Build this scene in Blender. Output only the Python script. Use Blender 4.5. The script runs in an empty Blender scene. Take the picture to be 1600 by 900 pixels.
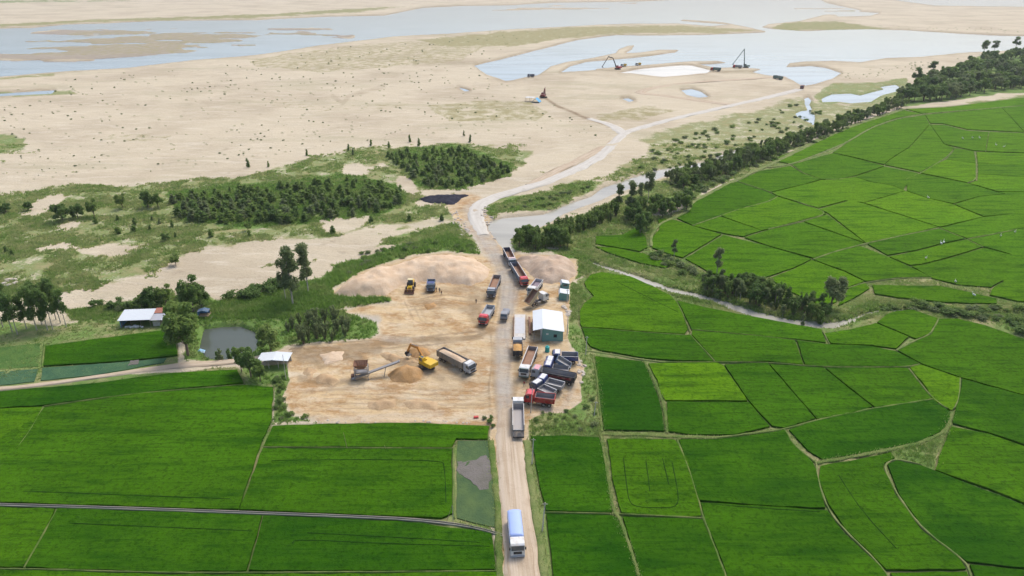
import bpy, bmesh, math, random
import numpy as np
from mathutils import Vector, Matrix
random.seed(7); rng = np.random.default_rng(7)
R = math.radians
sc = bpy.context.scene
C = sc.collection

# ------------------------------------------------------------------ camera
CAM_H, PITCH, FPX = 92.0, R(24.8), 1080.0
cam = bpy.data.cameras.new('camera'); cam.sensor_width = 36; cam.lens = 36*FPX/1600
cam.clip_start = 1; cam.clip_end = 60000
camo = bpy.data.objects.new('camera', cam); C.objects.link(camo)
camo.location = (0, 0, CAM_H); camo.rotation_euler = (R(90)-PITCH, 0, 0)
sc.camera = camo
# ------------------------------------------------------------------ sky, sun, exposure
SUN_EL, SUN_AZ = R(58), R(35)            # sun behind the scene and to the right, veiled by thin cloud
w = bpy.data.worlds.new('World'); sc.world = w; w.use_nodes = True
nt = w.node_tree; nt.nodes.clear()
sky = nt.nodes.new('ShaderNodeTexSky'); sky.sky_type = 'NISHITA'; sky.sun_disc = False
sky.sun_elevation = SUN_EL; sky.sun_rotation = SUN_AZ; sky.altitude = 50
sky.air_density = 1.0; sky.dust_density = 4.0; sky.ozone_density = 1.0
bg = nt.nodes.new('ShaderNodeBackground'); bg.inputs[1].default_value = 0.15
out = nt.nodes.new('ShaderNodeOutputWorld')
nt.links.new(sky.outputs[0], bg.inputs[0]); nt.links.new(bg.outputs[0], out.inputs[0])
sun = bpy.data.lights.new('sun', 'SUN'); sun.energy = 1.5; sun.angle = R(22); sun.color = (1, .96, .9)
suno = bpy.data.objects.new('sun', sun); C.objects.link(suno)
sd = Vector((math.sin(SUN_AZ)*math.cos(SUN_EL), math.cos(SUN_AZ)*math.cos(SUN_EL), math.sin(SUN_EL)))
suno.rotation_euler = sd.to_track_quat('Z', 'Y').to_euler()
sc.view_settings.view_transform = 'Standard'; sc.view_settings.look = 'None'
sc.view_settings.exposure = 0.47; sc.view_settings.gamma = 1
sc.cycles.max_bounces = 5; sc.cycles.diffuse_bounces = 2; sc.cycles.glossy_bounces = 2
sc.cycles.transparent_max_bounces = 4

# ------------------------------------------------------------------ pixel -> ground
cp, sp_ = math.cos(PITCH), math.sin(PITCH)
def G(u, v, z=0.0):
    a = (u-800)/FPX; b = (v-450)/FPX
    dz = -sp_ - b*cp; dy = cp - b*sp_
    t = (z-CAM_H)/dz
    return Vector((a*t, dy*t, z))
def toP(x, y, z=0.0):
    x = np.asarray(x, float); y = np.asarray(y, float)
    zc = y*cp + (CAM_H-z)*sp_; yc = -y*sp_ + (CAM_H-z)*cp
    return 800+FPX*x/zc, 450+FPX*yc/zc
def hashn(ix, iy, s):
    h = np.sin(ix*127.1+iy*311.7+s*74.7)*43758.5453
    return h-np.floor(h)
def vnoise(x, y, s=0):
    ix = np.floor(x); iy = np.floor(y); fx = x-ix; fy = y-iy
    fx = fx*fx*(3-2*fx); fy = fy*fy*(3-2*fy)
    a = hashn(ix, iy, s); b = hashn(ix+1, iy, s); c = hashn(ix, iy+1, s); d = hashn(ix+1, iy+1, s)
    return (a*(1-fx)+b*fx)*(1-fy)+(c*(1-fx)+d*fx)*fy
def fbm(x, y, o=4, s=0):
    r = 0; a = .5; t = 0
    for k in range(o):
        r = r+a*vnoise(x, y, s+k); t += a; a *= .5; x = x*2.03; y = y*2.03
    return r/t
def sdf(poly, u, v, m=14):
    """signed distance (positive inside) of points to a polygon; far points get -m"""
    P = np.array(poly, float); u = np.asarray(u, float); v = np.asarray(v, float)
    res = np.full(u.shape, -float(m))
    k = (u > P[:, 0].min()-m) & (u < P[:, 0].max()+m) & (v > P[:, 1].min()-m) & (v < P[:, 1].max()+m)
    if not k.any(): return res
    x = u[k]; y = v[k]; d = np.full(x.shape, 1e9); ins = np.zeros(x.shape, bool)
    n = len(P)
    for i in range(n):
        x0, y0 = P[i]; x1, y1 = P[(i+1) % n]; ex, ey = x1-x0, y1-y0
        t = np.clip(((x-x0)*ex+(y-y0)*ey)/(ex*ex+ey*ey+1e-9), 0, 1)
        d = np.minimum(d, (x-x0-t*ex)**2+(y-y0-t*ey)**2)
        c = (y0 > y) != (y1 > y)
        if c.any(): ins ^= c & (x < (x1-x0)*(y-y0)/(y1-y0+1e-12)+x0)
    d = np.sqrt(d); res[k] = np.where(ins, d, -np.minimum(d, m))
    return res
def ldist(line, u, v, m=40):
    P = np.array(line, float); res = np.full(u.shape, float(m))
    k = (u > P[:, 0].min()-m) & (u < P[:, 0].max()+m) & (v > P[:, 1].min()-m) & (v < P[:, 1].max()+m)
    x = u[k]; y = v[k]; d = np.full(x.shape, 1e9)
    for i in range(len(P)-1):
        x0, y0 = P[i]; x1, y1 = P[i+1]; ex, ey = x1-x0, y1-y0
        t = np.clip(((x-x0)*ex+(y-y0)*ey)/(ex*ex+ey*ey+1e-9), 0, 1)
        d = np.minimum(d, (x-x0-t*ex)**2+(y-y0-t*ey)**2)
    res[k] = np.minimum(np.sqrt(d), m); return res
def sstep(a, b, x):
    t = np.clip((x-a)/(b-a), 0, 1); return t*t*(3-2*t)

# ------------------------------------------------------------------ materials
MATS = {}
def newmat(name):
    m = bpy.data.materials.new(name); m.use_nodes = True; MATS[name] = m
    return m, m.node_tree.nodes, m.node_tree.links, m.node_tree.nodes['Principled BSDF']
def mixn(N, L, a, b, f, mode='MIX'):
    n = N.new('ShaderNodeMix'); n.data_type = 'RGBA'; n.blend_type = mode
    for s, x in ((n.inputs[6], a), (n.inputs[7], b)):
        if isinstance(x, tuple): s.default_value = (*x[:3], 1)
        else: L.new(x, s)
    if isinstance(f, (int, float)): n.inputs[0].default_value = f
    else: L.new(f, n.inputs[0])
    return n.outputs[2]
def noise(N, L, vec, scale, detail=4, rough=.55):
    n = N.new('ShaderNodeTexNoise'); n.inputs['Scale'].default_value = scale
    n.inputs['Detail'].default_value = detail; n.inputs['Roughness'].default_value = rough
    if vec is not None: L.new(vec, n.inputs['Vector'])
    return n.outputs['Fac']
def mrange(N, L, x, a, b, c=0., d=1., smooth=True):
    n = N.new('ShaderNodeMapRange'); n.interpolation_type = 'SMOOTHSTEP' if smooth else 'LINEAR'
    L.new(x, n.inputs[0])
    for i, q in enumerate((a, b, c, d)): n.inputs[1+i].default_value = q
    return n.outputs[0]
def math_(N, L, op, a, b):
    n = N.new('ShaderNodeMath'); n.operation = op
    for s, x in ((n.inputs[0], a), (n.inputs[1], b)):
        if isinstance(x, (int, float)): s.default_value = x
        else: L.new(x, s)
    return n.outputs[0]
def mapping(N, L, vec, scale=(1, 1, 1), rot=(0, 0, 0)):
    n = N.new('ShaderNodeMapping'); n.inputs['Scale'].default_value = scale; n.inputs['Rotation'].default_value = rot
    L.new(vec, n.inputs[0]); return n.outputs[0]
def bump(N, L, h, strength, dist, B):
    n = N.new('ShaderNodeBump'); n.inputs['Strength'].default_value = strength; n.inputs['Distance'].default_value = dist
    L.new(h, n.inputs['Height']); L.new(n.outputs[0], B.inputs['Normal'])
def paint(name, col, rough=.5, metal=0., dirt=.35, dirtcol=(.36, .28, .19), spec=.4):
    """painted or plain surface with dust and wear"""
    m, N, L, B = newmat(name)
    tc = N.new('ShaderNodeTexCoord').outputs['Object']
    n1 = noise(N, L, tc, 1.3, 5, .6)
    c = mixn(N, L, col, dirtcol, mrange(N, L, n1, .42, .75, 0, dirt))
    n2 = noise(N, L, tc, 7, 3)
    c = mixn(N, L, c, (.5, .5, .5), mrange(N, L, n2, .3, .7, 0, .12), 'OVERLAY')
    L.new(c, B.inputs['Base Color']); B.inputs['Roughness'].default_value = rough
    B.inputs['Metallic'].default_value = metal; B.inputs['Specular IOR Level'].default_value = spec
    return m
def geo_pos(N): return N.new('ShaderNodeNewGeometry').outputs['Position']

def ground_mat():
    m, N, L, B = newmat('ground'); P = geo_pos(N)
    def at(nm):
        a = N.new('ShaderNodeAttribute'); a.attribute_name = nm
        s = N.new('ShaderNodeSeparateColor'); L.new(a.outputs['Color'], s.inputs[0]); return s.outputs
    g, wet, yard = at('ma'); grey, hue, field = at('mb')
    nbig = noise(N, L, P, .012, 5, .6); nmid = noise(N, L, P, .11, 5, .65); nfin = noise(N, L, P, 1.1, 5, .7)
    nrip = noise(N, L, mapping(N, L, P, (.05, .22, .1), (0, 0, .25)), 1, 5, .65)
    nswirl = noise(N, L, mapping(N, L, P, (.10, .16, .1), (0, 0, .35)), 1, 8, .74)
    ntrk = noise(N, L, mapping(N, L, P, (.22, .42, .1), (0, 0, .22)), 1, 7, .75)
    c = mixn(N, L, (.52, .452, .328), (.535, .40, .228), yard)
    c = mixn(N, L, c, (.37, .305, .215), mrange(N, L, nbig, .42, .66, 0, .65))
    c = mixn(N, L, c, (.60, .54, .425), mrange(N, L, nrip, .48, .72, 0, .7))
    nol = noise(N, L, mapping(N, L, P, (.009, .022, .1), (0, 0, .15)), 1, 6, .68)
    c = mixn(N, L, c, (.37, .335, .22), math_(N, L, 'MULTIPLY', mrange(N, L, nol, .5, .68, 0, .6), math_(N, L, 'SUBTRACT', 1., yard)))
    by = math_(N, L, 'MULTIPLY', mrange(N, L, nswirl, .45, .6, 0, .85), yard)
    c = mixn(N, L, c, (.35, .205, .085), by)
    c = mixn(N, L, c, (.59, .48, .335), math_(N, L, 'MULTIPLY', mrange(N, L, ntrk, .47, .64, 0, .7), yard))
    c = mixn(N, L, c, (.27, .21, .145), mrange(N, L, nmid, .56, .74, 0, .4))
    wf = math_(N, L, 'MULTIPLY', wet, mrange(N, L, nmid, .25, .6, .35, 1))
    c = mixn(N, L, c, (.22, .16, .095), wf)
    c = mixn(N, L, c, (.38, .36, .325), math_(N, L, 'MULTIPLY', grey, mrange(N, L, nmid, .3, .6, .5, 1)))
    c = mixn(N, L, c, (.24, .19, .13), mrange(N, L, nfin, .5, .76, 0, .45))
    # grass cover
    green = mixn(N, L, (.095, .185, .04), (.17, .25, .065), nfin)
    straw = mixn(N, L, (.24, .235, .10), (.34, .29, .16), nmid)
    hv = math_(N, L, 'ADD', hue, mrange(N, L, nmid, .3, .7, -.3, .3))
    gc = mixn(N, L, green, straw, mrange(N, L, hv, .1, .9))
    nn = math_(N, L, 'ADD', math_(N, L, 'MULTIPLY', nmid, .65), math_(N, L, 'MULTIPLY', nfin, .35))
    thr = math_(N, L, 'ADD', g, math_(N, L, 'MULTIPLY', math_(N, L, 'SUBTRACT', nn, .5), 1.7))
    c = mixn(N, L, c, gc, mrange(N, L, thr, .36, .62))
    bund = mixn(N, L, (.09, .13, .035), (.20, .19, .09), mrange(N, L, nmid, .45, .6))
    c = mixn(N, L, c, bund, field)
    L.new(c, B.inputs['Base Color']); B.inputs['Roughness'].default_value = .95; B.inputs['Specular IOR Level'].default_value = .1
    bump(N, L, math_(N, L, 'ADD', nn, math_(N, L, 'MULTIPLY', ntrk, 1.2)), .8, .6, B)
    return m
def rice_mat():
    m, N, L, B = newmat('rice'); P = geo_pos(N)
    oi = N.new('ShaderNodeObjectInfo')
    n1 = noise(N, L, P, .055, 4, .6); n2 = noise(N, L, mapping(N, L, P, (.06, .35, .1), (0, 0, .12)), 1, 4, .6)
    n3 = noise(N, L, P, 1.4, 4, .7)
    nb = noise(N, L, P, .018, 3, .5)
    mp = N.new('ShaderNodeMapping'); mp.inputs['Scale'].default_value = (.12, 1.6, .1); L.new(P, mp.inputs[0])
    cx = N.new('ShaderNodeCombineXYZ'); L.new(mrange(N, L, oi.outputs['Random'], 0, 1, -.7, .9, False), cx.inputs[2]); L.new(cx.outputs[0], mp.inputs['Rotation'])
    nrow = noise(N, L, mp.outputs[0], 1, 4, .65)
    c = mixn(N, L, oi.outputs['Color'], (.075, .20, .005), mrange(N, L, nb, .45, .75, 0, .5))
    c = mixn(N, L, c, (.072, .185, .005), mrange(N, L, n1, .45, .72, 0, .45))
    c = mixn(N, L, c, (.006, .046, .002), mrange(N, L, n2, .45, .72, 0, .6))
    c = mixn(N, L, c, (.005, .038, .002), mrange(N, L, nrow, .5, .68, 0, .5))
    c = mixn(N, L, c, (.003, .022, .001), mrange(N, L, n3, .45, .7, 0, .55))
    L.new(c, B.inputs['Base Color']); B.inputs['Roughness'].default_value = .9; B.inputs['Specular IOR Level'].default_value = .02
    bump(N, L, n3, .9, .35, B)
    return m
def leaf_mat(name, a, b, straw=None):
    m, N, L, B = newmat(name); P = geo_pos(N)
    oi = N.new('ShaderNodeObjectInfo')
    n = noise(N, L, P, .9, 3, .7)
    f = math_(N, L, 'ADD', math_(N, L, 'MULTIPLY', oi.outputs['Random'], .45), math_(N, L, 'MULTIPLY', mrange(N, L, n, .3, .7), .55))
    c = mixn(N, L, a, b, f)
    if straw is not None:
        h = N.new('ShaderNodeAttribute'); h.attribute_name = 'hue'
        c = mixn(N, L, c, straw, math_(N, L, 'ADD', h.outputs['Fac'], mrange(N, L, noise(N, L, P, .15, 3), .35, .7, -.25, .2)))
    L.new(c, B.inputs['Base Color']); B.inputs['Roughness'].default_value = .6; B.inputs['Specular IOR Level'].default_value = .2
    tr = N.new('ShaderNodeBsdfTranslucent'); L.new(c, tr.inputs[0])
    ms = N.new('ShaderNodeMixShader'); ms.inputs[0].default_value = .52
    L.new(B.outputs[0], ms.inputs[1]); L.new(tr.outputs[0], ms.inputs[2])
    L.new(ms.outputs[0], N['Material Output'].inputs[0])
    return m
def water_mat(name, col, rough=.12, ior=1.33):
    m, N, L, B = newmat(name); P = geo_pos(N)
    n = noise(N, L, mapping(N, L, P, (.01, .05, .01)), 1, 4)
    c = mixn(N, L, col, tuple(x*.72 for x in col), mrange(N, L, n, .4, .7))
    L.new(c, B.inputs['Base Color']); B.inputs['Roughness'].default_value = rough; B.inputs['IOR'].default_value = ior
    bump(N, L, noise(N, L, P, 1.2, 3), .06, .05, B)
    return m
def road_mat(name, c1, c2, c3):
    """u runs across the road, v along it in metres"""
    m, N, L, B = newmat(name); P = geo_pos(N)
    uv = N.new('ShaderNodeUVMap').outputs[0]
    tr = noise(N, L, mapping(N, L, uv, (7, .03, 1)), 1, 4, .65)
    t2 = noise(N, L, mapping(N, L, uv, (16, .06, 1)), 1, 3, .6)
    n = noise(N, L, P, .25, 5, .65); nf = noise(N, L, P, 1.7, 4, .7)
    c = mixn(N, L, c1, c2, mrange(N, L, tr, .38, .65))
    c = mixn(N, L, c, c3, mrange(N, L, t2, .55, .75, 0, .75))
    c = mixn(N, L, c, c3, mrange(N, L, n, .5, .75, 0, .5))
    c = mixn(N, L, c, tuple(min(1, x*1.25) for x in c1), mrange(N, L, nf, .55, .8, 0, .5))
    L.new(c, B.inputs['Base Color']); B.inputs['Roughness'].default_value = .95; B.inputs['Specular IOR Level'].default_value = .1
    bump(N, L, math_(N, L, 'ADD', t2, nf), .4, .15, B)
    return m
def pile_mat(name, c1, c2):
    m, N, L, B = newmat(name); P = geo_pos(N)
    n = noise(N, L, P, .3, 5, .65); nf = noise(N, L, P, 2.2, 5, .7)
    c = mixn(N, L, c1, c2, mrange(N, L, n, .35, .7)); c = mixn(N, L, c, tuple(x*.6 for x in c1), mrange(N, L, nf, .5, .8, 0, .5))
    L.new(c, B.inputs['Base Color']); B.inputs['Roughness'].default_value = .95; B.inputs['Specular IOR Level'].default_value = .1
    bump(N, L, math_(N, L, 'ADD', n, nf), .6, .35, B); return m
def corr_mat(name, col, dirt=.25):
    """corrugated sheet"""
    m, N, L, B = newmat(name)
    tc = N.new('ShaderNodeTexCoord').outputs['Object']
    wv = N.new('ShaderNodeTexWave'); wv.inputs['Scale'].default_value = 1.3; wv.bands_direction = 'X'
    L.new(tc, wv.inputs['Vector']); n = noise(N, L, tc, .7, 5, .6)
    c = mixn(N, L, col, (.35, .3, .25), mrange(N, L, n, .5, .8, 0, dirt))
    c = mixn(N, L, c, tuple(x*.8 for x in col), mrange(N, L, wv.outputs['Fac'], .6, 1, 0, .5))
    L.new(c, B.inputs['Base Color']); B.inputs['Roughness'].default_value = .45
    bump(N, L, wv.outputs['Fac'], .4, .04, B); return m

M_ground = ground_mat(); M_rice = rice_mat()
M_sand = pile_mat('sand', (.57, .42, .28), (.63, .5, .36)); M_wetsand = pile_mat('damp_sand', (.40, .235, .10), (.47, .30, .15))
M_gravel = pile_mat('gravel', (.45, .335, .24), (.52, .41, .31)); M_black = pile_mat('black_gravel', (.022, .022, .032), (.04, .04, .055))
M_dirt = road_mat('dirt_road', (.50, .415, .315), (.40, .315, .22), (.30, .22, .145))
M_greyroad = road_mat('gravel_road', (.54, .515, .46), (.48, .45, .395), (.38, .34, .28))
M_bund = pile_mat('bund', (.085, .145, .03), (.17, .20, .065)); M_bundpale = pile_mat('bund_pale', (.20, .225, .085), (.10, .16, .04))
M_river = water_mat('river_water', (.29, .36, .41)); M_creek = water_mat('creek_water', (.23, .185, .115), .2); M_canal = water_mat('canal_water', (.40, .38, .315)); M_pond = water_mat('pond_water', (.085, .10, .08))
M_milky = water_mat('milky_water', (.62, .58, .52)); M_ditch = water_mat('ditch_water', (.05, .06, .05))
M_leaf = leaf_mat('leaf', (.12, .215, .042), (.27, .365, .095)); M_leafdark = leaf_mat('leaf_dark', (.085, .165, .038), (.20, .30, .08))
M_leaflight = leaf_mat('leaf_light', (.15, .25, .05), (.29, .37, .11)); M_leafgrey = leaf_mat('leaf_grey', (.135, .195, .075), (.29, .34, .15))
M_grass = leaf_mat('grass_blade', (.12, .26, .04), (.25, .37, .085), (.52, .49, .24))
M_bark = paint('bark', (.16, .12, .085), .9, dirt=.2); M_palebark = paint('pale_bark', (.42, .38, .32), .85, dirt=.3)
M_conc = paint('concrete', (.50, .47, .42), .85); M_whiteroof = corr_mat('white_sheet', (.60, .64, .66), .15); M_redroof = corr_mat('rust_sheet', (.36, .13, .075))
M_teal = paint('teal_wall', (.13, .29, .26), .7, dirt=.2); M_tyre = paint('tyre', (.02, .02, .02), .85, dirt=.5); M_rim = paint('rim', (.30, .29, .27), .5, .3)
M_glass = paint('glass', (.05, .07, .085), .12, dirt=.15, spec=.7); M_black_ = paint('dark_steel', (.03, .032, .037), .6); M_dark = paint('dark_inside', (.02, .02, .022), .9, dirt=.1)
M_steel = paint('steel', (.27, .27, .27), .5, .4); M_rust = paint('rust', (.21, .105, .065), .85); M_lamp = paint('lamp', (.75, .73, .66), .2, dirt=.05)
M_wood = paint('wood', (.32, .23, .15), .8); M_blue_tarp = paint('blue_tarp', (.09, .27, .50), .6, dirt=.1)

# ------------------------------------------------------------------ object helpers
def link(name, me, mat=None, parent=None, loc=None, rz=0.):
    o = bpy.data.objects.new(name, me); C.objects.link(o)
    if mat is not None and me is not None and not me.materials: me.materials.append(mat)
    if parent is not None: o.parent = parent
    if loc is not None: o.location = loc
    if rz: o.rotation_euler[2] = rz
    return o
def tag(o, label, cat, group=None):
    o['label'] = label; o['category'] = cat
    if group: o['group'] = group
    return o
def struct(o): o['kind'] = 'structure'; return o
def empty(name, loc, rz=0., label=None, cat=None, group=None):
    o = bpy.data.objects.new(name, None); C.objects.link(o); o.location = loc; o.rotation_euler[2] = rz
    o.empty_display_size = .3
    if label: tag(o, label, cat, group)
    return o
def mesh_np(name, V, F, smooth=False):
    me = bpy.data.meshes.new(name); V = np.asarray(V, np.float32); F = np.asarray(F, np.int32)
    k = F.shape[1]
    me.vertices.add(len(V)); me.vertices.foreach_set('co', V.ravel())
    me.loops.add(F.size); me.loops.foreach_set('vertex_index', F.ravel())
    me.polygons.add(len(F)); me.polygons.foreach_set('loop_start', np.arange(0, F.size, k, dtype=np.int32))
    me.polygons.foreach_set('use_smooth', np.full(len(F), smooth)); me.update(); me.validate()
    return me
def cattr(me, name, rgb):
    a = me.color_attributes.new(name, 'FLOAT_COLOR', 'POINT')
    d = np.ones((len(rgb), 4), np.float32); d[:, :3] = rgb; a.data.foreach_set('color', d.ravel())

# ------------------------------------------------------------------ the map, read off the photograph in its pixels
W1 = [(-400, 50), (0, 44), (50, 43), (100, 38), (160, 36), (250, 32), (400, 31), (500, 26), (600, 24), (660, 12), (720, 9), (800, 8), (860, 4), (1000, 2), (1060, -1), (1280, -2), (1290, 4), (1345, 16), (1330, 22), (1290, 22), (1250, 32), (1200, 37), (1190, 42), (1215, 46), (1200, 49), (1170, 42), (1130, 34), (1068, 30), (1062, 32), (1140, 38), (1110, 40), (1060, 36), (1000, 36), (935, 38), (880, 41), (800, 45), (700, 52), (620, 56), (550, 64), (500, 70), (450, 78), (400, 85), (300, 93), (200, 105), (110, 110), (60, 114), (0, 119), (-400, 150)]
W2 = [(740, 102), (790, 90), (850, 75), (900, 62), (945, 56), (965, 54), (1000, 55), (1100, 54), (1195, 50), (1200, 45), (1215, 45), (1260, 48), (1300, 46), (1360, 45), (1420, 47), (1500, 52), (1560, 55), (2000, 62), (2000, 72), (1640, 75), (1530, 80), (1480, 84), (1440, 88), (1385, 90), (1345, 96), (1300, 94), (1260, 95), (1232, 98), (1228, 104), (1265, 102), (1290, 105), (1315, 113), (1300, 122), (1275, 130), (1255, 133), (1240, 125), (1225, 120), (1195, 116), (1170, 110), (1130, 112), (1112, 110), (1105, 112), (1070, 115), (1035, 118), (1015, 114), (985, 112), (940, 108), (876, 112), (845, 116), (830, 118), (800, 124), (790, 125), (760, 115)]
W3 = [(1385, -2), (1460, 8), (1600, 10), (2000, 14), (2000, -10), (1385, -10)]
W4 = [(1300, 20), (1330, 17), (1375, 20), (1360, 24), (1310, 25)]
SPIT = [(838, 118), (860, 103), (885, 96), (925, 90), (962, 82), (965, 77), (980, 71), (991, 70), (988, 76), (978, 82), (1000, 81), (1030, 77), (1062, 77), (1055, 81), (1020, 86), (985, 90), (950, 93), (915, 96), (890, 103), (876, 112), (876, 120)]
BAR = [(930, 107), (985, 102), (1000, 101), (1050, 97), (1080, 94.5), (1120, 94.5), (1135, 97), (1110, 99.5), (1092, 99.5), (1120, 105), (1150, 104), (1180, 106), (1190, 107), (1175, 112), (1130, 113), (1110, 110), (1080, 101.5), (1060, 101.5), (1010, 106), (970, 113), (930, 112)]
MILKY = [(968, 113), (1000, 107), (1058, 102), (1080, 101.5), (1108, 109), (1104, 113), (1070, 116), (1035, 119), (1012, 116), (985, 113)]
MUD = [(15, 62), (60, 55), (130, 47), (250, 44), (330, 46), (420, 48), (520, 50), (550, 53), (460, 63), (440, 72), (380, 78), (310, 83), (200, 87), (100, 89), (20, 88), (-100, 82), (-100, 76)]
CANAL = [(764, 345), (785, 339), (820, 336), (850, 333), (870, 325), (895, 315), (925, 305), (942, 292), (1000, 273), (1040, 262), (1098, 252), (1150, 232), (1155, 240), (1098, 259), (1040, 272), (1000, 288), (962, 300), (935, 312), (905, 322), (880, 332), (858, 346), (835, 357), (810, 360), (797, 375), (806, 392), (792, 394), (775, 372), (762, 355)]
POND = [(318, 512), (345, 508), (375, 507), (400, 517), (402, 540), (388, 556), (350, 560), (322, 558), (312, 540)]
MARSH = [[(1284, 154), (1300, 146), (1330, 145), (1345, 148), (1378, 139), (1405, 133), (1407, 140), (1380, 147), (1360, 158), (1330, 160), (1310, 158), (1285, 159)], [(1376, 135), (1400, 131), (1406, 135), (1385, 140)], [(1243, 176), (1252, 172), (1264, 171), (1272, 178), (1273, 194), (1262, 188), (1246, 180)], [(1258, 153), (1264, 151), (1268, 156), (1264, 162), (1268, 170), (1262, 171), (1257, 160)], [(1064, 140), (1080, 138), (1094, 142), (1106, 150), (1092, 151), (1072, 147)], [(972, 153), (982, 152), (992, 156), (984, 158)], [(717, 136), (726, 138), (733, 141), (726, 142)], [(-60, 146), (0, 145), (60, 141), (85, 140), (80, 145), (0, 149), (-60, 150)]]
CREEK = [(924, 409), (935, 413), (965, 421), (1010, 437), (1050, 451), (1110, 465), (1185, 490), (1240, 502), (1305, 506), (1330, 498), (1357, 487), (1385, 483), (1450, 483), (1520, 487), (1580, 490), (1700, 492)]
GRAVELPUD = [(520, 492), (545, 486), (590, 488), (585, 500), (560, 508), (530, 505)]

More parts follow.
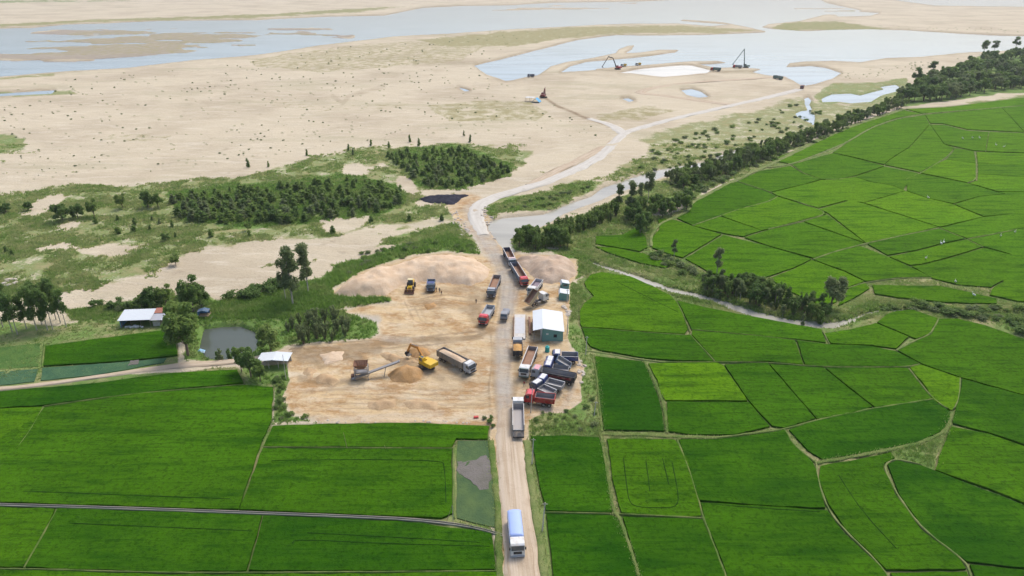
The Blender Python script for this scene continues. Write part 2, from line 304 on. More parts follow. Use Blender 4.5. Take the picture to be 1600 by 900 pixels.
# vegetation on the ground: polygon, cover, straw (0 green .. 1 straw), blade height (m)
VEG = [
 ([(1392, 706), (1440, 692), (1470, 684), (1460, 738), (1420, 724)], 1, .2, .6),
 ([(905, 500), (900, 440), (1000, 380), (1010, 345), (1090, 310), (1260, 232), (1420, 176), (1640, 140), (2400, 120), (2400, 1700), (830, 1700), (828, 690), (940, 680), (925, 560)], .9, .45, .3),
 ([(-1500, 610), (0, 590), (370, 575), (430, 600), (425, 664), (764, 664), (780, 1700), (-1500, 1700)], .9, .4, .3), ([(-1500, 500), (0, 500), (110, 510), (280, 512), (280, 575), (0, 610), (-1500, 640)], .9, .4, .3),
 ([(262, 300), (330, 290), (400, 285), (460, 280), (540, 268), (590, 275), (635, 295), (635, 320), (590, 340), (500, 350), (420, 356), (350, 356), (280, 345)], .97, .15, .9), ([(600, 235), (640, 228), (700, 225), (760, 235), (805, 258), (795, 276), (740, 294), (680, 299), (645, 290), (628, 262)], .97, .2, .9),
 ([(-400, 305), (0, 300), (110, 288), (250, 283), (400, 268), (470, 248), (540, 232), (600, 226), (700, 220), (800, 226), (845, 232), (820, 262), (790, 275), (740, 297), (655, 300), (655, 318), (735, 325), (715, 350), (640, 352), (560, 364), (480, 384), (400, 378), (310, 398), (250, 425), (180, 446), (100, 460), (0, 480), (-400, 500)], .60, .45, .8),
 ([(330, 470), (420, 452), (500, 436), (545, 408), (600, 388), (640, 378), (690, 368), (735, 372), (757, 402), (735, 404), (700, 397), (645, 402), (605, 413), (560, 430), (520, 452), (530, 462), (615, 465), (622, 473), (560, 482), (500, 488), (420, 496), (330, 500)], 1, .02, 1.2),
 ([(620, 350), (715, 345), (745, 380), (760, 402), (690, 380), (600, 390), (560, 400), (600, 370)], .8, .4, .8),
 ([(-400, 520), (0, 525), (60, 515), (130, 500), (190, 505), (275, 510), (275, 516), (150, 533), (70, 540), (0, 545), (-400, 560)], .9, .45, .5),
 ([(100, 482), (190, 470), (300, 450), (340, 470), (330, 505), (280, 512), (190, 512), (110, 505)], .95, .2, .7),
 ([(290, 500), (330, 490), (420, 482), (540, 484), (592, 505), (595, 526), (575, 534), (540, 534), (450, 541), (400, 566), (330, 568), (285, 565)], .97, .12, .9),
 ([(380, 575), (450, 568), (456, 595), (445, 622), (455, 645), (500, 662), (424, 665), (430, 605), (385, 602)], .97, .2, .7),
 ([(888, 440), (915, 445), (925, 465), (905, 490), (905, 510), (925, 545), (935, 600), (943, 690), (880, 690), (826, 690), (824, 655), (850, 642), (880, 641), (906, 625), (905, 600), (910, 575), (897, 548), (885, 530), (886, 480)], .93, .33, .5),
 ([(748, 318), (800, 306), (850, 298), (905, 283), (945, 285), (925, 300), (895, 311), (850, 331), (790, 336), (765, 342)], .88, .35, .8),
 ([(800, 394), (820, 388), (900, 388), (940, 410), (1010, 430), (1110, 452), (1200, 482), (1310, 490), (1360, 462), (1420, 468), (1560, 478), (1700, 482), (1700, 510), (1600, 530), (1540, 508), (1495, 497), (1425, 483), (1385, 490), (1340, 513), (1290, 518), (1200, 502), (1110, 482), (1057, 470), (1000, 440), (940, 424), (910, 432), (895, 442), (900, 415), (860, 396)], .97, .3, .8),
 ([(890, 392), (900, 360), (1010, 335), (1075, 322), (1100, 303), (1190, 264), (1260, 228), (1290, 205), (1180, 235), (1060, 270), (960, 310), (880, 345), (800, 370), (800, 390)], .85, .45, .6),
 ([(1000, 345), (1027, 343), (1016, 375), (1018, 390), (1050, 402), (1110, 432), (1200, 440), (1260, 470), (1300, 480), (1200, 480), (1110, 452), (1010, 410), (1012, 390)], .97, .2, .7),
 ([(985, 215), (1060, 192), (1150, 174), (1250, 150), (1300, 160), (1430, 140), (1430, 160), (1280, 207), (1200, 238), (1100, 258), (1020, 270), (960, 285), (930, 280), (985, 250), (1010, 235)], .56, .5, .8),
 ([(885, 350), (1010, 328), (1030, 345), (1015, 400), (1110, 440), (1100, 455), (1000, 432), (930, 412), (900, 402), (870, 392)], .96, .35, .7),
 ([(1400, 150), (1440, 125), (1500, 100), (1540, 85), (2000, 70), (2000, 140), (1560, 147), (1480, 160), (1410, 168)], .95, .2, .8),
 ([(660, 165), (740, 155), (830, 158), (858, 175), (840, 190), (700, 192)], .5, .75, .4),
 ([(930, 178), (1010, 163), (1062, 174), (1000, 190), (930, 192)], .5, .8, .4),
 ([(-400, 225), (0, 203), (45, 213), (40, 235), (0, 245), (-400, 275)], .66, .4, .5),
 ([(110, 205), (270, 205), (280, 225), (130, 222)], .40, .6, .4),
 ([(430, 150), (520, 165), (640, 160), (640, 172), (500, 178), (420, 170)], .36, .9, .3),
 ([(-200, 142), (0, 142), (110, 140), (125, 148), (30, 152), (-200, 156)], .6, .5, .3),
 ([(-200, 126), (0, 121), (90, 113), (85, 119), (0, 127), (-200, 132)], .6, .6, .3),
 ([(640, 62), (800, 47), (880, 42), (940, 40), (1060, 38), (1200, 47), (1120, 53), (960, 54), (880, 62), (800, 74), (700, 75)], .62, .85, .3),
 ([(-400, 52), (0, 43), (160, 35), (400, 29), (560, 20), (640, 10), (860, 3), (860, 1), (600, 10), (400, 22), (160, 29), (0, 36), (-400, 42)], .72, .7, .3),
 ([(-400, 6), (0, 5), (120, 4), (215, 2), (215, 0), (-400, -2)], .7, .4, .3),
 ([(1205, 44), (1225, 34), (1310, 32), (1360, 40), (1420, 46), (1300, 47), (1240, 49)], .75, .7, .3),
 ([(1300, 17), (1330, 16), (1350, 20), (1310, 21)], .7, .5, .3),
 ([(380, 92), (520, 72), (640, 62), (760, 72), (720, 98), (500, 115), (400, 105)], .47, .95, .3),
 (MUD, .45, .75, .2),
 ([(1270, 150), (1300, 128), (1370, 128), (1420, 120), (1420, 150), (1360, 165), (1280, 165)], .6, .45, .5),
]
SANDPATCH = [  # bare sand showing between the scrub
 [(90, 470), (200, 450), (290, 427), (330, 405), (400, 388), (440, 376), (520, 378), (600, 362), (690, 342), (680, 352), (600, 378), (560, 395), (500, 425), (430, 440), (300, 455), (200, 470), (120, 476)],
 [(50, 384), (100, 378), (120, 386), (90, 394), (50, 394)], [(130, 395), (225, 383), (230, 388), (170, 400)],
 [(540, 262), (600, 252), (610, 258), (570, 272), (540, 270)], [(50, 318), (100, 305), (70, 340), (10, 345), (55, 330)],
 [(500, 345), (575, 340), (560, 355), (510, 360)], [(620, 275), (638, 272), (648, 298), (630, 292)], [(85, 350), (130, 342), (120, 356), (90, 362)]]
YARD = [(519, 460), (560, 430), (605, 412), (645, 402), (700, 396), (745, 400), (760, 402), (745, 372), (712, 345), (700, 322), (725, 305), (745, 310), (765, 345), (770, 370), (795, 395), (812, 400), (900, 408), (902, 430), (890, 445), (888, 480), (885, 500), (884, 530), (890, 545), (912, 575), (905, 600), (907, 625), (880, 642), (850, 643), (825, 655), (822, 690), (850, 960), (790, 960), (778, 800), (770, 690), (768, 662), (640, 660), (500, 662), (455, 645), (445, 622), (455, 595), (450, 548), (500, 541), (575, 534), (595, 524), (590, 500), (540, 490), (560, 480), (620, 474), (600, 466), (530, 463)]
WETLINES = [([(450, 550), (520, 546), (600, 538), (680, 533), (740, 530), (760, 520)], 5, .75), ([(470, 560), (500, 570), (530, 556), (560, 562)], 10, .75), ([(460, 556), (520, 552), (590, 548)], 8, .6), ([(740, 470), (745, 500), (765, 515)], 14, .6), ([(640, 470), (700, 478), (750, 490)], 6, .5), ([(560, 575), (640, 568), (690, 590)], 7, .45), ([(755, 520), (750, 500), (742, 480)], 9, .7), ([(790, 480), (780, 520), (772, 560), (775, 600), (782, 660)], 7, .45), ([(800, 600), (802, 640), (798, 690), (800, 760), (812, 850)], 4, .5), ([(690, 455), (740, 452), (770, 470)], 6, .45), ([(650, 560), (700, 585), (740, 600)], 6, .35), ([(850, 152), (870, 165), (910, 183), (950, 196), (968, 204)], 2.2, .95), ([(520, 600), (560, 592), (600, 590)], 6, .5), ([(470, 592), (500, 598), (520, 602)], 7, .55), ([(808, 565), (806, 600), (800, 625)], 6, .5), ([(590, 625), (610, 630), (660, 632)], 5, .4), ([(690, 632), (750, 632), (770, 640)], 3, .4), ([(505, 610), (640, 606), (760, 612)], 2, .3), ([(648, 100), (740, 95), (800, 100)], 6, .3), ([(520, 150), (535, 162), (545, 150), (600, 135)], 4, .3), ([(930, 240), (900, 262), (850, 280)], 4, .35)]
WETLINES += [([(455, 546+k), (560, 540+k), (660, 534+k), (755, 522+k)], 1.6, .7) for k in (-4, 2, 8)]+[([(500+3*k, 612+k*7), (620, 608+k*8), (765, 612+k*6)], 1.3, .45) for k in range(5)]+[([(640, 470+k*5), (700, 462+k*7), (765, 470+k*8)], 1.4, .5) for k in range(4)]+[([(800+k, 470), (812+k, 440), (800+k, 405)], 1.5, .5) for k in (-8, 4)]+[([(640+k, 472), (655+k, 500), (700+k, 525)], 1.5, .4) for k in (-9, 2, 10)]
WETLINES += [([(772+k, 640), (770+k, 600), (776+k, 560), (772+k*.8, 520), (780+k*.6, 480), (786+k*.5, 440), (772+k*.5, 400)], 2.2, .55) for k in (-6, 5, 22, 34)]
GREYLINES = [([], 0, 0), ([(792, 660), (788, 600), (786, 540), (792, 490), (792, 450), (784, 420), (766, 388), (752, 362)], 15, .75), ([(905, 590), (880, 640), (850, 640)], 6, .4),([(790, 600), (786, 520), (800, 470), (795, 420)], 12, .55), ([(690, 645), (560, 655), (480, 655)], 6, .35), ([(820, 500), (815, 530)], 10, .4), ([(740, 330), (735, 355), (760, 385)], 16, .55), ([(520, 508), (560, 500), (590, 500)], 8, .7), ([(640, 535), (560, 525)], 5, .4)]

FIELDS = []   # polygon, shade 0 dark .. 1 bright, where
def F(shade, where, *p): FIELDS.append((list(p), shade, where))
A = 'across the creek'
F(.75, 'narrow strip beside the tree-lined track', (1203, 251), (1265, 227), (1330, 199), (1412, 173), (1440, 178), (1400, 185), (1360, 200), (1320, 224), (1237, 257))
F(.7, 'wedge under the far wood', (1415, 171), (1480, 168), (1600, 153), (1750, 140), (1750, 158), (1600, 165), (1520, 172), (1442, 178))
for q in [
 (.55, (1301, 239), (1320, 226), (1362, 201), (1402, 187), (1445, 180), (1453, 195), (1422, 230), (1390, 250), (1382, 258), (1332, 246)),
 (.5, (1453, 195), (1475, 226), (1492, 232), (1482, 244), (1462, 257), (1438, 270), (1382, 258), (1390, 250), (1422, 230)),
 (.55, (1492, 232), (1522, 237), (1525, 256), (1478, 250), (1484, 243)), (.75, (1478, 250), (1525, 256), (1525, 282), (1511, 286), (1438, 271), (1462, 257)),
 (.7, (1525, 238), (1590, 240), (1750, 243), (1750, 265), (1527, 256)), (.5, (1527, 256), (1750, 265), (1750, 286), (1527, 273)), (.75, (1527, 273), (1750, 286), (1750, 303), (1558, 300), (1513, 287), (1526, 283)),
 (.6, (1445, 180), (1520, 173), (1565, 169), (1585, 190), (1600, 207), (1512, 203), (1475, 194), (1453, 193)), (.55, (1565, 169), (1600, 166), (1750, 159), (1750, 210), (1600, 207), (1585, 190)),
 (.6, (1453, 195), (1475, 196), (1512, 205), (1545, 207), (1540, 237), (1522, 236), (1475, 226)), (.75, (1545, 207), (1750, 213), (1750, 242), (1590, 239), (1540, 237)),
 (.45, (1237, 258), (1301, 240), (1332, 247), (1382, 260), (1335, 276), (1310, 281), (1283, 281), (1255, 271)), (.35, (1152, 284), (1187, 268), (1235, 260), (1255, 272), (1283, 281), (1260, 288), (1205, 301), (1198, 299)),
 (.7, (1205, 302), (1260, 288), (1283, 282), (1310, 281), (1335, 277), (1360, 285), (1395, 291), (1415, 299), (1350, 318), (1327, 313), (1278, 326), (1215, 307)), (.45, (1335, 277), (1382, 261), (1437, 272), (1415, 281), (1412, 298), (1395, 291), (1360, 285)),
 (.4, (1437, 272), (1511, 287), (1557, 301), (1570, 304), (1530, 308), (1490, 319), (1450, 311), (1416, 299), (1416, 281)), (.6, (1557, 301), (1750, 303), (1750, 330), (1590, 335), (1536, 339), (1490, 320), (1530, 308), (1570, 304)),
 (.95, (1350, 318), (1415, 299), (1450, 311), (1489, 320), (1536, 340), (1468, 356)), (.8, (1279, 328), (1327, 314), (1350, 319), (1467, 356), (1353, 381), (1293, 334)),
 (.35, (1198, 300), (1214, 308), (1200, 316), (1157, 327), (1120, 340), (1082, 353), (1057, 342), (1076, 332), (1077, 320), (1098, 310), (1137, 288), (1152, 285)), (.55, (1215, 308), (1279, 328), (1292, 335), (1200, 359), (1190, 361), (1125, 338), (1157, 327), (1200, 316)),
 (.4, (1082, 354), (1125, 339), (1190, 361), (1162, 371), (1132, 366)), (.5, (1162, 372), (1200, 360), (1255, 348), (1352, 382), (1340, 385), (1310, 392), (1272, 405), (1200, 385)), (.55, (1292, 336), (1352, 381), (1255, 347)),
 (.45, (1027, 342), (1057, 345), (1082, 354), (1128, 367), (1067, 404), (1045, 398), (1018, 388), (1016, 375), (1030, 358)), (.5, (1130, 368), (1200, 386), (1269, 406), (1240, 420), (1198, 434), (1170, 440), (1110, 428), (1070, 405)),
 (.4, (1270, 407), (1300, 396), (1343, 385), (1386, 402), (1420, 417), (1454, 434), (1405, 435), (1352, 441), (1320, 425)), (.5, (1268, 407), (1320, 426), (1351, 441), (1325, 450), (1306, 474), (1280, 478), (1230, 455), (1200, 436), (1240, 421)),
 (.4, (1354, 382), (1407, 370), (1467, 358), (1508, 374), (1470, 382), (1437, 391), (1387, 400)), (.45, (1388, 402), (1437, 392), (1470, 383), (1509, 375), (1536, 387), (1480, 404), (1440, 414), (1422, 416)),
 (.35, (1423, 417), (1440, 415), (1480, 405), (1537, 388), (1575, 398), (1750, 430), (1600, 417), (1573, 422), (1566, 440), (1550, 450), (1500, 447), (1456, 436)), (.45, (1468, 357), (1536, 340), (1600, 333), (1750, 328), (1750, 352), (1600, 357), (1560, 365), (1511, 374)),
 (.4, (1511, 375), (1560, 366), (1600, 357), (1750, 352), (1750, 426), (1600, 408), (1575, 397), (1535, 386)), (.5, (1566, 441), (1573, 423), (1600, 418), (1750, 431), (1750, 480), (1590, 472), (1545, 462), (1550, 450)),
 (.4, (1362, 446), (1400, 447), (1470, 448), (1520, 459), (1557, 468), (1558, 476), (1480, 474), (1400, 466), (1365, 460)), (.6, (1325, 451), (1352, 443), (1360, 452), (1335, 467), (1308, 480))]:
    F(q[0], A, *q[1:])
F(.3, 'small plot between the canal trees and a bare bank', (930, 370), (972, 368), (990, 358), (1000, 356), (1010, 373), (1012, 388), (1000, 394), (930, 382)); F(.35, 'long sliver below the small canal plot', (928, 386), (960, 388), (1005, 397), (1050, 414), (1040, 420), (1000, 412), (950, 396))
Bq = 'between the creek and the truck yard'
for q in [(.55, (905, 507), (905, 487), (913, 474), (927, 464), (916, 452), (912, 443), (922, 430), (940, 426), (985, 433), (1020, 448), (1048, 463), (1057, 472), (1065, 487), (1076, 516), (1070, 524), (1010, 520), (940, 514), (909, 513)), (.35, (909, 514), (940, 515), (1010, 521), (1070, 525), (1078, 524), (1115, 566), (1060, 565), (1010, 561), (940, 549), (922, 543), (914, 530)),
 (.4, (1058, 471), (1100, 481), (1150, 491), (1200, 500), (1283, 516), (1291, 537), (1240, 531), (1200, 527), (1080, 516), (1066, 486)), (.35, (1081, 517), (1200, 528), (1242, 533), (1256, 571), (1200, 566), (1118, 566), (1080, 524)), (.35, (1244, 533), (1290, 539), (1360, 542), (1398, 550), (1437, 569), (1417, 574), (1285, 574), (1257, 571)),
 (.55, (1288, 522), (1330, 516), (1368, 506), (1420, 528), (1400, 546), (1360, 541), (1298, 538)), (.45, (1370, 505), (1385, 492), (1400, 487), (1425, 485), (1465, 499), (1453, 523), (1431, 531), (1421, 527)), (.5, (1467, 500), (1495, 499), (1540, 510), (1590, 528), (1750, 575), (1750, 660), (1600, 619), (1560, 608), (1500, 591), (1440, 570), (1402, 549), (1432, 533), (1454, 524))]:
    F(q[0], Bq, *q[1:])
Cq = 'on the plain beside the dirt road'
for q in [(.3, (1502, 593), (1560, 609), (1600, 620), (1750, 662), (1750, 745), (1600, 697), (1545, 678), (1487, 663), (1490, 645), (1498, 620)), (.8, (1420, 575), (1438, 571), (1500, 592), (1498, 625), (1488, 644), (1458, 627), (1445, 605)), (.3, (1288, 576), (1417, 576), (1456, 624), (1440, 629), (1400, 634), (1366, 638)),
 (.4, (1201, 570), (1230, 572), (1286, 576), (1364, 638), (1320, 650), (1276, 656)), (.35, (1131, 571), (1199, 568), (1274, 656), (1225, 671), (1205, 667), (1170, 628)), (.8, (1012, 569), (1120, 568), (1130, 572), (1169, 628), (1040, 627), (1034, 620), (1026, 595)), (.35, (1041, 629), (1170, 630), (1203, 668), (1150, 681), (1080, 681), (1043, 676)),
 (.2, (929, 558), (1003, 566), (1010, 573), (1030, 625), (1036, 650), (1039, 675), (990, 674), (943, 673), (936, 620)), (.2, (829, 683), (880, 682), (937, 685), (945, 720), (957, 800), (955, 803), (853, 800), (843, 760)), (.5, (948, 687), (1055, 688), (1075, 720), (1090, 780), (1097, 809), (1030, 808), (970, 803), (958, 760)),
 (.3, (1060, 688), (1120, 688), (1190, 679), (1225, 673), (1240, 695), (1270, 724), (1275, 735), (1290, 796), (1200, 793), (1092, 784), (1075, 730)), (.25, (1093, 786), (1200, 793), (1292, 799), (1320, 835), (1380, 890), (1388, 905), (1440, 990), (1165, 990), (1135, 900), (1102, 815)), (.05, (853, 804), (955, 806), (965, 812), (985, 860), (997, 905), (1018, 990), (882, 990), (864, 900)),
 (.2, (972, 809), (1030, 811), (1098, 813), (1130, 890), (1160, 990), (1022, 990), (999, 900), (985, 850)), (.2, (1232, 673), (1276, 658), (1366, 640), (1457, 626), (1486, 645), (1484, 662), (1466, 678), (1440, 691), (1390, 702), (1330, 713), (1285, 720), (1262, 706)), (.3, (1280, 730), (1340, 719), (1390, 708), (1398, 717), (1382, 725), (1381, 735), (1400, 775), (1440, 830), (1500, 875), (1510, 892), (1385, 893), (1320, 828), (1293, 790), (1278, 750)),
 (.15, (1385, 727), (1400, 721), (1440, 729), (1470, 741), (1600, 791), (1750, 850), (1750, 905), (1600, 890), (1510, 880), (1440, 827), (1405, 775)), (.4, (1460, 736), (1466, 715), (1485, 668), (1545, 680), (1600, 699), (1750, 748), (1750, 846), (1600, 788), (1540, 764)), (.3, (1388, 896), (1510, 895), (1540, 990), (1450, 990)), (.3, (1515, 884), (1600, 893), (1750, 908), (1750, 990), (1550, 990))]:
    F(q[0], Cq, *q[1:])
Dq = 'between the farm track and the concrete channel'
for q in [(.2, (-200, 626), (0, 613), (150, 600), (270, 584), (372, 579), (382, 600), (280, 609), (140, 625), (70, 635), (30, 637), (-200, 655)), (.6, (-200, 658), (0, 640), (30, 638), (68, 637), (50, 670), (0, 735), (-200, 770)), (.35, (70, 638), (210, 617), (382, 603), (428, 606), (424, 660), (410, 690), (373, 798), (0, 787), (-200, 784), (-200, 774), (5, 735), (52, 672)), (.3, (427, 667), (500, 664), (640, 662), (765, 667), (762, 688), (713, 687), (707, 701), (412, 699)), (.3, (410, 702), (706, 703), (708, 804), (690, 812), (600, 808), (374, 798))]:
    F(q[0], Dq, *q[1:])
Eq = 'below the concrete channel'
for q in [(.5, (-200, 792), (0, 793.5), (88, 796), (60, 850), (38, 888), (-200, 888)), (.2, (90, 796), (250, 801), (411, 806.5), (386, 894), (250, 896), (40, 889), (62, 850)), (.2, (412, 806.5), (640, 817), (768, 834), (776, 892), (600, 894), (388, 894)), (.35, (-200, 891), (40, 892), (250, 899), (500, 898), (777, 895), (783, 990), (-200, 990))]:
    F(q[0], Eq, *q[1:])
F(.15, 'beside the white-roofed farm shed', (68, 573), (72, 542), (150, 531), (273, 515), (278, 556), (200, 565))

# ------------------------------------------------------------------ ground sheet
vs = np.concatenate([[-44, -42, -39, -36, -32, -28, -20, -14, -9, -5], np.arange(-3, 160, .8), np.arange(160, 420, 1.3), np.arange(420, 690, 1.6), np.arange(690, 1000, 7), [1040, 1100, 1200, 1350, 1600, 2200]])
us = np.concatenate([[-3000, -1800, -1100, -700, -450], np.arange(-300, -20, 12), np.arange(-20, 440, 2.6), np.arange(440, 930, 1.7), np.arange(930, 1620, 2.6), np.arange(1620, 1900, 12), [2050, 2300, 2700, 3400, 4600]])
UU, VV = np.meshgrid(us, vs); nr, nc = UU.shape; uf, vf = UU.ravel(), VV.ravel()
a_ = (uf-800)/FPX; b_ = (vf-450)/FPX; t_ = CAM_H/(sp_+b_*cp)
gx = a_*t_; gy = (cp-b_*sp_)*t_
wob = (fbm(gx*.03, gy*.03, 4, 3)-.5)*2
du = uf+wob*3; dv = vf+(fbm(gx*.02+9, gy*.02, 4, 11)-.5)*2.5*np.clip(vf/150, .35, 2)
def ground_masks(u, v, x, y):
    n = (fbm(x*.06, y*.06, 4, 21)-.5)*1.6
    g = np.zeros(u.shape); hue = np.full(u.shape, .5); hgt = np.full(u.shape, .5)
    for P, c, h, hh in VEG:
        e = 3 if max(p[1] for p in P) < 200 else 9
        k = c*sstep(-e*.6, e, sdf(P, u, v, 14)+n*e)
        m = k > g; g = np.where(m, k, g); hue = np.where(m, h, hue); hgt = np.where(m, hh, hgt)
    for P in SANDPATCH:
        q = sdf(P, u, v); g = g*(1-.85*sstep(-6, 6, np.where(q < -13.5, -99, q+n*16)))
    yard = sstep(-5, 4, sdf(YARD, u, v)+n*7)
    return g*(1-yard), hue, hgt, yard
g_, hue_, hgt_, yard_ = ground_masks(du, dv, gx, gy)
wat = np.full(uf.shape, -14.)
near = np.clip(vf/110, .55, 2.5)
for P in [W1, W2, W3, W4]+MARSH: wat = np.maximum(wat, sdf(P, uf+wob*2, vf+(dv-vf)*.4))
for P in (SPIT, BAR): wat = np.minimum(wat, -sdf(P, uf, vf))
wat = np.maximum(wat, sdf(MILKY, uf, vf))
mudn = fbm(gx*.006, gy*.011, 5, 31)
wat = np.where(sdf(MUD, uf, vf) > -6, np.minimum(wat, (.52+.012*(-np.clip(sdf(MUD, uf, vf), -6, 6))-mudn)*25), wat)
wat = np.where((sdf(W1, uf, vf) > 2) & (fbm(gx*.003+5, gy*.008, 4, 41) > .74), -1.5, wat)
wat = np.maximum(wat, sdf(CANAL, uf, vf)); wat = np.maximum(wat, sdf(POND, uf, vf))
wat = np.maximum(wat, 2.4-ldist(CREEK, uf, vf)+wob*6)
wn = sstep(-1.3*near, 1.3*near, wat)
fm = np.zeros(uf.shape)
for P, s, wq in FIELDS: fm = np.maximum(fm, sstep(-2.5, 0, sdf(P, uf, vf)))
wet = np.zeros(uf.shape); gry = np.zeros(uf.shape)
for ln, wd, st in WETLINES: wet = np.maximum(wet, st*(1-sstep(wd*.4, wd*1.2, ldist(ln, du, dv))))
for ln, wd, st in GREYLINES[1:]: gry = np.maximum(gry, st*(1-sstep(wd*.4, wd*1.2, ldist(ln, du, dv))))
shore = sstep(-5*near, -.5, wat)*(1-fm)
wet = np.maximum(wet, shore*.5*np.where(vf < 200, 1., .5)); wet = np.where((sdf(MUD, uf, vf) > -4), np.maximum(wet, .95), wet); gry = np.where((sdf(MUD, uf, vf) > -4), .5, gry)
relief = (fbm(gx*.035, gy*.05, 4, 51)-.5)*.9*(1-fm)*np.where(vf > 690, .15, 1)+((fbm(gx*.28, gy*.28, 4, 61)-.5)*.75+(fbm(gx*.09, gy*.09, 3, 63)-.5)*.7)*yard_*(vf < 685)
relief = relief*(1-sstep(560, 700, vf)*.6)
gz = np.maximum(relief, -.28)+.12*(1-fm) - .12*fm - 2.2*wn
gz = np.where(vf < -3, -.1, gz)
idx = np.arange(nr*nc).reshape(nr, nc)
Fq = np.stack([idx[1:, :-1], idx[1:, 1:], idx[:-1, 1:], idx[:-1, :-1]], -1).reshape(-1, 4)
me = mesh_np('ground', np.stack([gx, gy, gz], 1), Fq, True)
cattr(me, 'ma', np.stack([g_, wet, yard_], 1)); cattr(me, 'mb', np.stack([gry, hue_, fm], 1))
struct(link('ground', me, M_ground))
from mathutils.bvhtree import BVHTree
def zg(x, y):
    u, v = toP(x, y)
    i = int(np.clip(np.searchsorted(vs, v), 1, nr-1)); j = int(np.clip(np.searchsorted(us, u), 1, nc-1))
    return float(gz[i*nc+j]+gz[(i-1)*nc+j]+gz[i*nc+j-1]+gz[(i-1)*nc+j-1])/4
def GZ(u, v):
    p = G(u, v); p.z = zg(p.x, p.y); return p

# ------------------------------------------------------------------ water
def sheet(name, P, z, mat):
    bm = bmesh.new(); f = bm.faces.new([bm.verts.new(G(*p, z)) for p in P]); f.normal_update()
    if f.normal.z < 0: f.normal_flip()
    bmesh.ops.triangulate(bm, faces=[f]); me = bpy.data.meshes.new(name); bm.to_mesh(me); bm.free()
    return struct(link(name, me, mat))
sheet('river', [(-2500, -43), (4000, -43), (4000, 80), (1640, 86), (1500, 97), (1330, 127), (1320, 200), (1240, 200), (1160, 172), (860, 172), (700, 165), (-2500, 170)], -.75, M_river)
sheet('quarry_pool', [(960, 115), (1000, 105.3), (1058, 101), (1080, 100.6), (1112, 109), (1104, 115), (1070, 118), (1035, 121), (1010, 118)], -.6, M_milky)
sheet('marsh_water', [(1312, 129), (1420, 120), (1420, 165), (1312, 195)], -.76, M_river)
sheet('canal', [(750, 330), (860, 315), (935, 285), (1000, 255), (1150, 220), (1165, 245), (1040, 285), (960, 312), (890, 345), (820, 395), (785, 402), (755, 372)], -.7, M_canal)
sheet('pond', [(300, 500), (410, 500), (410, 566), (300, 566)], -.7, M_pond)

# ------------------------------------------------------------------ ribbons: roads, bunds, channel
def resample(pts, step):
    o = [pts[0]]
    for a, b in zip(pts[:-1], pts[1:]):
        n = max(1, int((b-a).length/step))
        o += [a.lerp(b, k/n) for k in range(1, n+1)]
    return o
def smooth_line(p, it=3):
    for _ in range(it):
        q = [p[0]]
        for a, b in zip(p[:-1], p[1:]): q += [a.lerp(b, .25), a.lerp(b, .75)]
        p = q+[p[-1]]
    return p
def ribbon(name, px, width, z, mat, crown=.0, jit=.15, step=2.5, skirt=.35, z0=None, smooth=2):
    """a raised strip along a line of pixels; width in m (number or one per point)"""
    W = [width]*len(px) if isinstance(width, (int, float)) else width
    pts = [Vector((G(*p).x, G(*p).y, w_)) for p, w_ in zip(px, W)]
    pts = resample(smooth_line(pts, smooth), step)
    V = []; UVs = []; Fc = []; s = 0; nx = (-.5, -.42, -.2, 0, .2, .42, .5)
    for i, p in enumerate(pts):
        a = pts[max(0, i-1)]; b = pts[min(len(pts)-1, i+1)]; d = Vector((b.x-a.x, b.y-a.y, 0)).normalized(); n = Vector((d.y, -d.x, 0))
        if i: s += (Vector((p.x, p.y, 0))-Vector((pts[i-1].x, pts[i-1].y, 0))).length
        for k, q in enumerate(nx):
            e = q*p.z*(1+(random.uniform(-jit, jit) if abs(q) > .3 else 0)); edge = abs(q) == .5
            V.append((p.x+n.x*e, p.y+n.y*e, z-(skirt if edge else 0)+(crown*(1-(2*q)**2))+(random.uniform(-.03, .03) if not edge else 0)))
            UVs.append((q+.5, s))
        if i:
            m = len(nx)
            for k in range(m-1): Fc.append(((i-1)*m+k, (i-1)*m+k+1, i*m+k+1, i*m+k))
    me = mesh_np(name, V, Fc, True)
    uvl = me.uv_layers.new(name='UVMap'); li = np.empty(len(me.loops), np.int32); me.loops.foreach_get('vertex_index', li)
    uvl.data.foreach_set('uv', np.array(UVs, np.float32)[li].ravel())
    return struct(link(name, me, mat))
ribbon('dirt_road', [(838, 1100), (819, 900), (806, 800), (797, 700), (793, 660), (792, 640)], [6.6, 6.6, 6.4, 6.2, 5.2, 3.5], .36, M_dirt, .06, .09)
ribbon('gravel_road', [(756, 368), (746, 348), (742, 328), (760, 313), (800, 300), (850, 287), (900, 265), (935, 248), (958, 225), (975, 208), (1010, 197), (1060, 184), (1130, 168), (1190, 155), (1250, 140)], [4, 6.5, 7.5, 7, 6.5, 6.5, 6.5, 7, 6.5, 6.5, 6, 6, 6, 7, 8], .40, M_greyroad, .05, .16, step=3)
ribbon('spur_road', [(974, 209), (966, 203), (955, 196), (920, 186)], [8, 8, 7, 5], .41, M_greyroad, .03, .15, step=5)
ribbon('sand_track', [(962, 220), (930, 238), (895, 255), (860, 272), (830, 290)], [8, 6, 6, 6, 6], .34, M_dirt, .03, .2, step=5)
ribbon('haul_track', [(1150, 165), (1040, 150), (985, 145), (1060, 130), (1165, 124), (1225, 120)], 9, .33, M_dirt, .02, .2, step=12)
ribbon('farm_track', [(-200, 624), (0, 609), (60, 603), (140, 592), (220, 580), (290, 571), (350, 568), (400, 562), (455, 548)], [1.7, 1.7, 1.6, 1.6, 1.8, 2.8, 2.7, 2.6, 2.6], .36, M_dirt, .05, .15)
